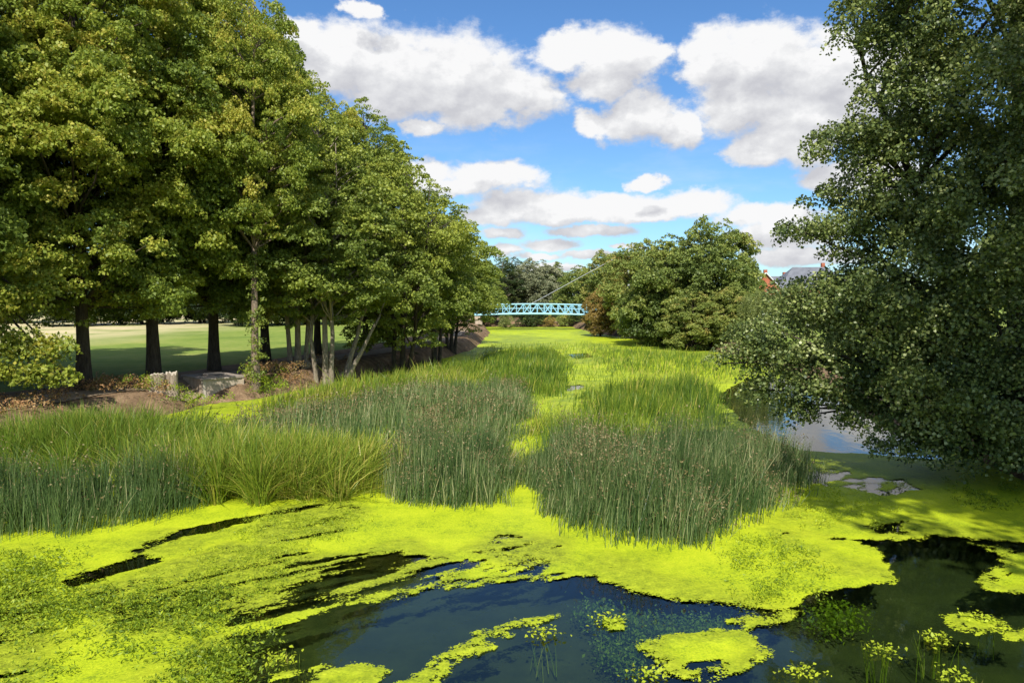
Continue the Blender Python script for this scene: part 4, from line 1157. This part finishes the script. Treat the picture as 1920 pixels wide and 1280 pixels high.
dry_plants(-18.1, 26.5, (0.9, 1.8), 2600, 0.4, 'brown bank litter at the left edge above the rushes', 506, tint=(0.55, 0.25))
dry_plants(-15.6, 33.6, (1.2, 0.5), 2600, 0.7, 'green herbs in front of the stumps', 507, 'cress_leaf', (0.3, 0.15))
dry_plants(-6.9, 51.5, (1.4, 2.2), 2600, 0.5, 'dark herbs at the foot of the dark many-stemmed alder', 508, 'deep_leaf', (0.6, 0.2))

def stump(px, py, r, h, label, seed, notch=0.1):
    x, y, z = G(px, py, 0.62)
    rng = np.random.default_rng(seed); pr = random.Random(seed)
    root = empty('tree_stump', (x, y, z)); props(root, label, 'stump', 'pair of tree stumps')
    n = 22
    prof = [1 + 0.10 * math.sin(3 * k * 2 * math.pi / n + seed) + 0.07 * pr.uniform(-1, 1) for k in range(n)]
    tops = [h + pr.uniform(-notch, notch) * 0.5 for k in range(n)]
    s = Shape(); vs, fs = [], []
    lv = [(-0.3, 1.35), (0.05, 1.22), (0.3, 1.02), (0.62, 0.95), (0.9, 0.98), (1.0, 0.96)]
    for q, rr in lv:
        for k in range(n):
            th = 2 * math.pi * k / n
            zz = q * (tops[k] if q > 0 else h)
            R = r * rr * prof[k] * (1 + 0.03 * pr.uniform(-1, 1))
            vs.append((R * math.cos(th), R * math.sin(th), zz))
    for i in range(len(lv) - 1):
        for k in range(n): fs.append((i * n + k, i * n + (k + 1) % n, (i + 1) * n + (k + 1) % n, (i + 1) * n + k))
    s.add(vs, fs)
    link('bark', s.mesh('stump_bark', True), M['bark_stump'], root)
    s = Shape(); vs = [(0, 0, h * 0.985)]
    for k in range(n):
        th = 2 * math.pi * k / n; vs.append((r * 0.95 * prof[k] * math.cos(th), r * 0.95 * prof[k] * math.sin(th), tops[k] - 0.012))
    s.add(vs, [(0, 1 + k, 1 + (k + 1) % n) for k in range(n)])
    link('cut_face', s.mesh('stump_cut'), M['cut_wood'], root)
stump(297, 742, 0.33, 1.0, 'wider tree stump with sawn top, left of the pair', 21)
stump(324, 741, 0.25, 1.02, 'narrower tree stump with pale top, right of the pair', 22, 0.2)

def chamber():
    x, y, z = G(383, 753, 0.0)
    root = empty('concrete_chamber', (x, y, 0.0), rad(44))
    props(root, 'low concrete box chamber with slab lid among the rushes on the left bank', 'chamber')
    W, D, H = 1.95, 2.6, 1.05
    # front wall in two cast panels, side wall, corner post, base kerb
    s = Shape().box(0.10, 0.98, 0.0, 0.16, -0.6, H); link('wall_panel', s.mesh('panel'), M['concrete'], root)
    s = Shape().box(1.005, W, 0.006, 0.16, -0.6, H); link('wall_panel', s.mesh('panel_b'), M['concrete'], root)
    s = Shape().box(-0.02, 0.14, 0.17, D, -0.6, H - 0.004); link('wall_panel', s.mesh('side'), M['concrete'], root)
    s = Shape().box(W - 0.16, W + 0.0, 0.165, D, -0.6, H - 0.004); link('wall_panel', s.mesh('side_b'), M['concrete'], root)
    s = Shape().box(0.145, W - 0.165, D - 0.16, D, -0.6, H - 0.006); link('wall_panel', s.mesh('back'), M['concrete'], root)
    s = Shape().box(-0.05, 0.095, -0.035, 0.165, -0.6, H - 0.002); props(link('corner_post', s.mesh('post'), M['cut_wood'], root), 'pale corner post')
    s = Shape().box(W - 0.03, W + 0.05, -0.03, 0.16, -0.6, H - 0.003); link('corner_post', s.mesh('post_b'), M['concrete'], root)
    s = Shape().box(-0.02, W + 0.02, -0.05, -0.004, -0.6, 0.16); link('kerb', s.mesh('kerb'), M['slab'], root)
    for i in range(3):
        s = Shape().box(-0.10 + i * 0.70, 0.585 + i * 0.70, -0.09 + 0.012 * i, D + 0.06, H + 0.004, H + 0.075 + 0.012 * i)
        link('lid_slab', s.mesh('lid_%d' % i), M['slab'], root)
    s = Shape().box(0.62, 1.55, 1.2, 1.9, H + 0.104, H + 0.16); link('hatch', s.mesh('hatch'), M['slab'], root)
chamber()

def boulder(x, y, z, r, label, seed):
    import bmesh
    bm = bmesh.new(); bmesh.ops.create_icosphere(bm, subdivisions=3, radius=1.0)
    pr = random.Random(seed); a = [pr.uniform(0, 6) for _ in range(6)]
    for v in bm.verts:
        k = 1 + 0.16 * math.sin(2.3 * v.co.x + a[0]) + 0.13 * math.sin(3.1 * v.co.y + a[1]) + 0.10 * math.sin(5.3 * v.co.z + 2 * v.co.x + a[2]) + 0.05 * math.sin(9 * v.co.x + 7 * v.co.y + a[3])
        v.co = Vector((v.co.x * r[0], v.co.y * r[1], v.co.z * r[2])) * k
    me_ = bpy.data.meshes.new('boulder'); bm.to_mesh(me_); bm.free()
    me_.polygons.foreach_set('use_smooth', [True] * len(me_.polygons))
    o = link('boulder', me_, M['stone'], None, (x, y, z)); o.rotation_euler = (0, 0, a[4])
    props(o, label, 'stone', 'pale stones on the left bank')
for px, py, r, lab in [(572, 702, (0.55, 0.4, 0.26), 'pale stone between the alder stems, highest on the bank'), (590, 716, (0.5, 0.4, 0.24), 'pale stone at the foot of the thin alder stem'),
                       (645, 697, (0.7, 0.45, 0.25), 'flat tan stone under the leaning trunks'), (800, 655, (0.6, 0.4, 0.25), 'grey stone right of the dark many-stemmed alder')]:
    x, y, z = G(px, py, 0.55); boulder(x, y, float(land_z(np.array([x]), np.array([y]))[0]) + r[2] * 0.4, r, lab, px)

# ------------------------------------------------------------------ blue footbridge
def footbridge():
    D = 120.0
    x0, x1 = -6.0, 14.2
    root = empty('footbridge', (x0, D, 0)); props(root, 'turquoise truss footbridge spanning the far end of the river', 'footbridge')
    L = x1 - x0; N = 18; Wd = 2.0
    def arch(x): return 2.32 + 0.28 * (1 - ((x - L * 0.47) / (L * 0.53)) ** 2)
    Ht = 1.55
    xs = [L * i / N for i in range(N + 1)]
    s = Shape()
    for a, b in zip(xs[:-1], xs[1:]):
        s.add([(a, 0.1, arch(a) - .02), (b, 0.1, arch(b) - .02), (b, Wd - .1, arch(b) - .02), (a, Wd - .1, arch(a) - .02), (a, 0.1, arch(a) + .06), (b, 0.1, arch(b) + .06), (b, Wd - .1, arch(b) + .06), (a, Wd - .1, arch(a) + .06)],
              [(0, 3, 2, 1), (4, 5, 6, 7), (0, 1, 5, 4), (3, 7, 6, 2), (0, 4, 7, 3), (1, 2, 6, 5)])
    link('deck', s.mesh('deck'), M['deck'], root)
    for y in (0.0, Wd):
        for nm, dz, r in (('bottom_chord', 0.0, 0.14), ('top_chord', Ht, 0.11), ('middle_rail', Ht * 0.55, 0.045)):
            link(nm, Shape().tube([(x, y, arch(x) + dz) for x in xs], [r] * len(xs), 6).mesh(nm), M['blue_paint'], root)
        for i, x in enumerate(xs):
            link('post', Shape().tube([(x, y, arch(x)), (x, y, arch(x) + Ht)], [0.06, 0.06], 5).mesh('post'), M['blue_paint'], root)
            if i < N:
                a, b = (x, xs[i + 1]) if i < N / 2 else (xs[i + 1], x)
                link('brace', Shape().tube([(a, y, arch(a)), (b, y, arch(b) + Ht)], [0.05, 0.05], 5).mesh('brace'), M['blue_paint'], root)
                if i % 3 == 1:
                    link('brace', Shape().tube([(b, y, arch(b)), (a, y, arch(a) + Ht)], [0.05, 0.05], 5).mesh('brace'), M['blue_paint'], root)
    for a in (0.0, L - 1.2):
        link('abutment', Shape().box(a, a + 1.2, -0.3, Wd + 0.3, -1.0, arch(a) - 0.2).mesh('abutment'), M['concrete'], root)
    link('mast', Shape().tube([(19.0 - x0, 1.0, 0), (18.8 - x0, 1.0, 13.2)], [0.22, 0.14], 8).mesh('mast'), M['steel'], root)
    for y in (0.0, Wd):
        a = AT(992, 566, D); b = AT(1176, 472, D)
        link('stay_cable', Shape().tube([(a[0] - x0, y, a[2] - 0.5), (b[0] - x0, 0.5 + y / 2, b[2])], [0.022, 0.022], 5).mesh('cable'), M['steel'], root)
footbridge()

# ------------------------------------------------------------------ houses
def house(name, px, D, w, d, eave, ridge, rz, label, hip=False, gable_front=True):
    x = (px - CX) / F_PX * D
    root = empty(name, (x, D, 0.9), rz); props(root, label, 'house', 'brick houses behind the right bank')
    s = Shape()
    hw = w / 2
    s.add([(-hw, 0, -.5), (hw, 0, -.5), (hw, d, -.5), (-hw, d, -.5), (-hw, 0, eave), (hw, 0, eave), (hw, d, eave), (-hw, d, eave)], [(0, 1, 5, 4), (1, 2, 6, 5), (2, 3, 7, 6), (3, 0, 4, 7)])
    if not hip: s.add([(-hw, 0, eave), (hw, 0, eave), (0, 0, ridge - .15), (-hw, d, eave), (hw, d, eave), (0, d, ridge - .15)], [(0, 1, 2), (4, 3, 5)])
    link('wall', s.mesh('wall'), M['brick'], root)
    o = 0.35
    s = Shape()
    if hip:
        k = min(w, d) * 0.45
        v = [(-hw - o, -o, eave), (hw + o, -o, eave), (hw + o, d + o, eave), (-hw - o, d + o, eave), (-hw + k, d / 2, ridge), (hw - k, d / 2, ridge)]
        v2 = [(a, b, c - 0.12) for a, b, c in v[:4]]
        s.add(v + v2, [(0, 1, 5, 4), (1, 2, 5), (2, 3, 4, 5), (3, 0, 4), (0, 6, 7, 1), (1, 7, 8, 2), (2, 8, 9, 3), (3, 9, 6, 0), (6, 9, 8, 7)])
    else:
        for sg in (-1, 1):
            v = [(sg * (hw + o), -o, eave - 0.25), (0, -o, ridge), (0, d + o, ridge), (sg * (hw + o), d + o, eave - 0.25)]
            v2 = [(a, b, c + 0.14) for a, b, c in v]
            s.add(v + v2, [(0, 1, 2, 3), (7, 6, 5, 4), (0, 4, 5, 1), (1, 5, 6, 2), (2, 6, 7, 3), (3, 7, 4, 0)])
    roof = link('roof', s.mesh('roof'), M['slate'], root)
    cz = ridge - 0.6
    link('chimney', Shape().box(hw * 0.35, hw * 0.35 + 0.7, d * 0.55, d * 0.55 + 0.6, cz, ridge + 0.9).mesh('chimney'), M['brick'], roof)
    if not hip:
        for sg in (-1, 1):
            link('bargeboard', Shape().tube([(sg * (hw + o), -o - .03, eave - 0.2), (0, -o - .03, ridge + 0.06)], [0.11, 0.11], 4).mesh('bargeboard'), M['white_trim'], root)
    for fz in (0.9, 3.6):
        for fx in (-0.28, 0.28):
            if fz + 1.3 > eave + (0 if hip else 0.5): continue
            cx = fx * w
            wn = link('window', Shape().box(cx - .55, cx + .55, -0.05, 0.02, fz, fz + 1.3).mesh('window'), M['white_trim'], root)
            for kx in (-1, 1):
                link('pane', Shape().box(cx + kx * .26 - .22, cx + kx * .26 + .22, -0.062, -0.052, fz + .1, fz + 1.2).mesh('pane'), M['pane'], wn)
house('brick_house', 1434, 150, 5.4, 9.0, 6.3, 9.2, rad(-4), 'red brick house gable with slate roof seen beside the round trees')
house('brick_house', 1462, 158, 9.0, 5.0, 6.2, 8.9, rad(0), 'slate roofed wing directly right of the brick gable', True)
house('brick_house', 1530, 152, 15.0, 9.0, 6.2, 10.7, rad(-3), 'wide hipped slate roof partly hidden by poplar boughs', True)
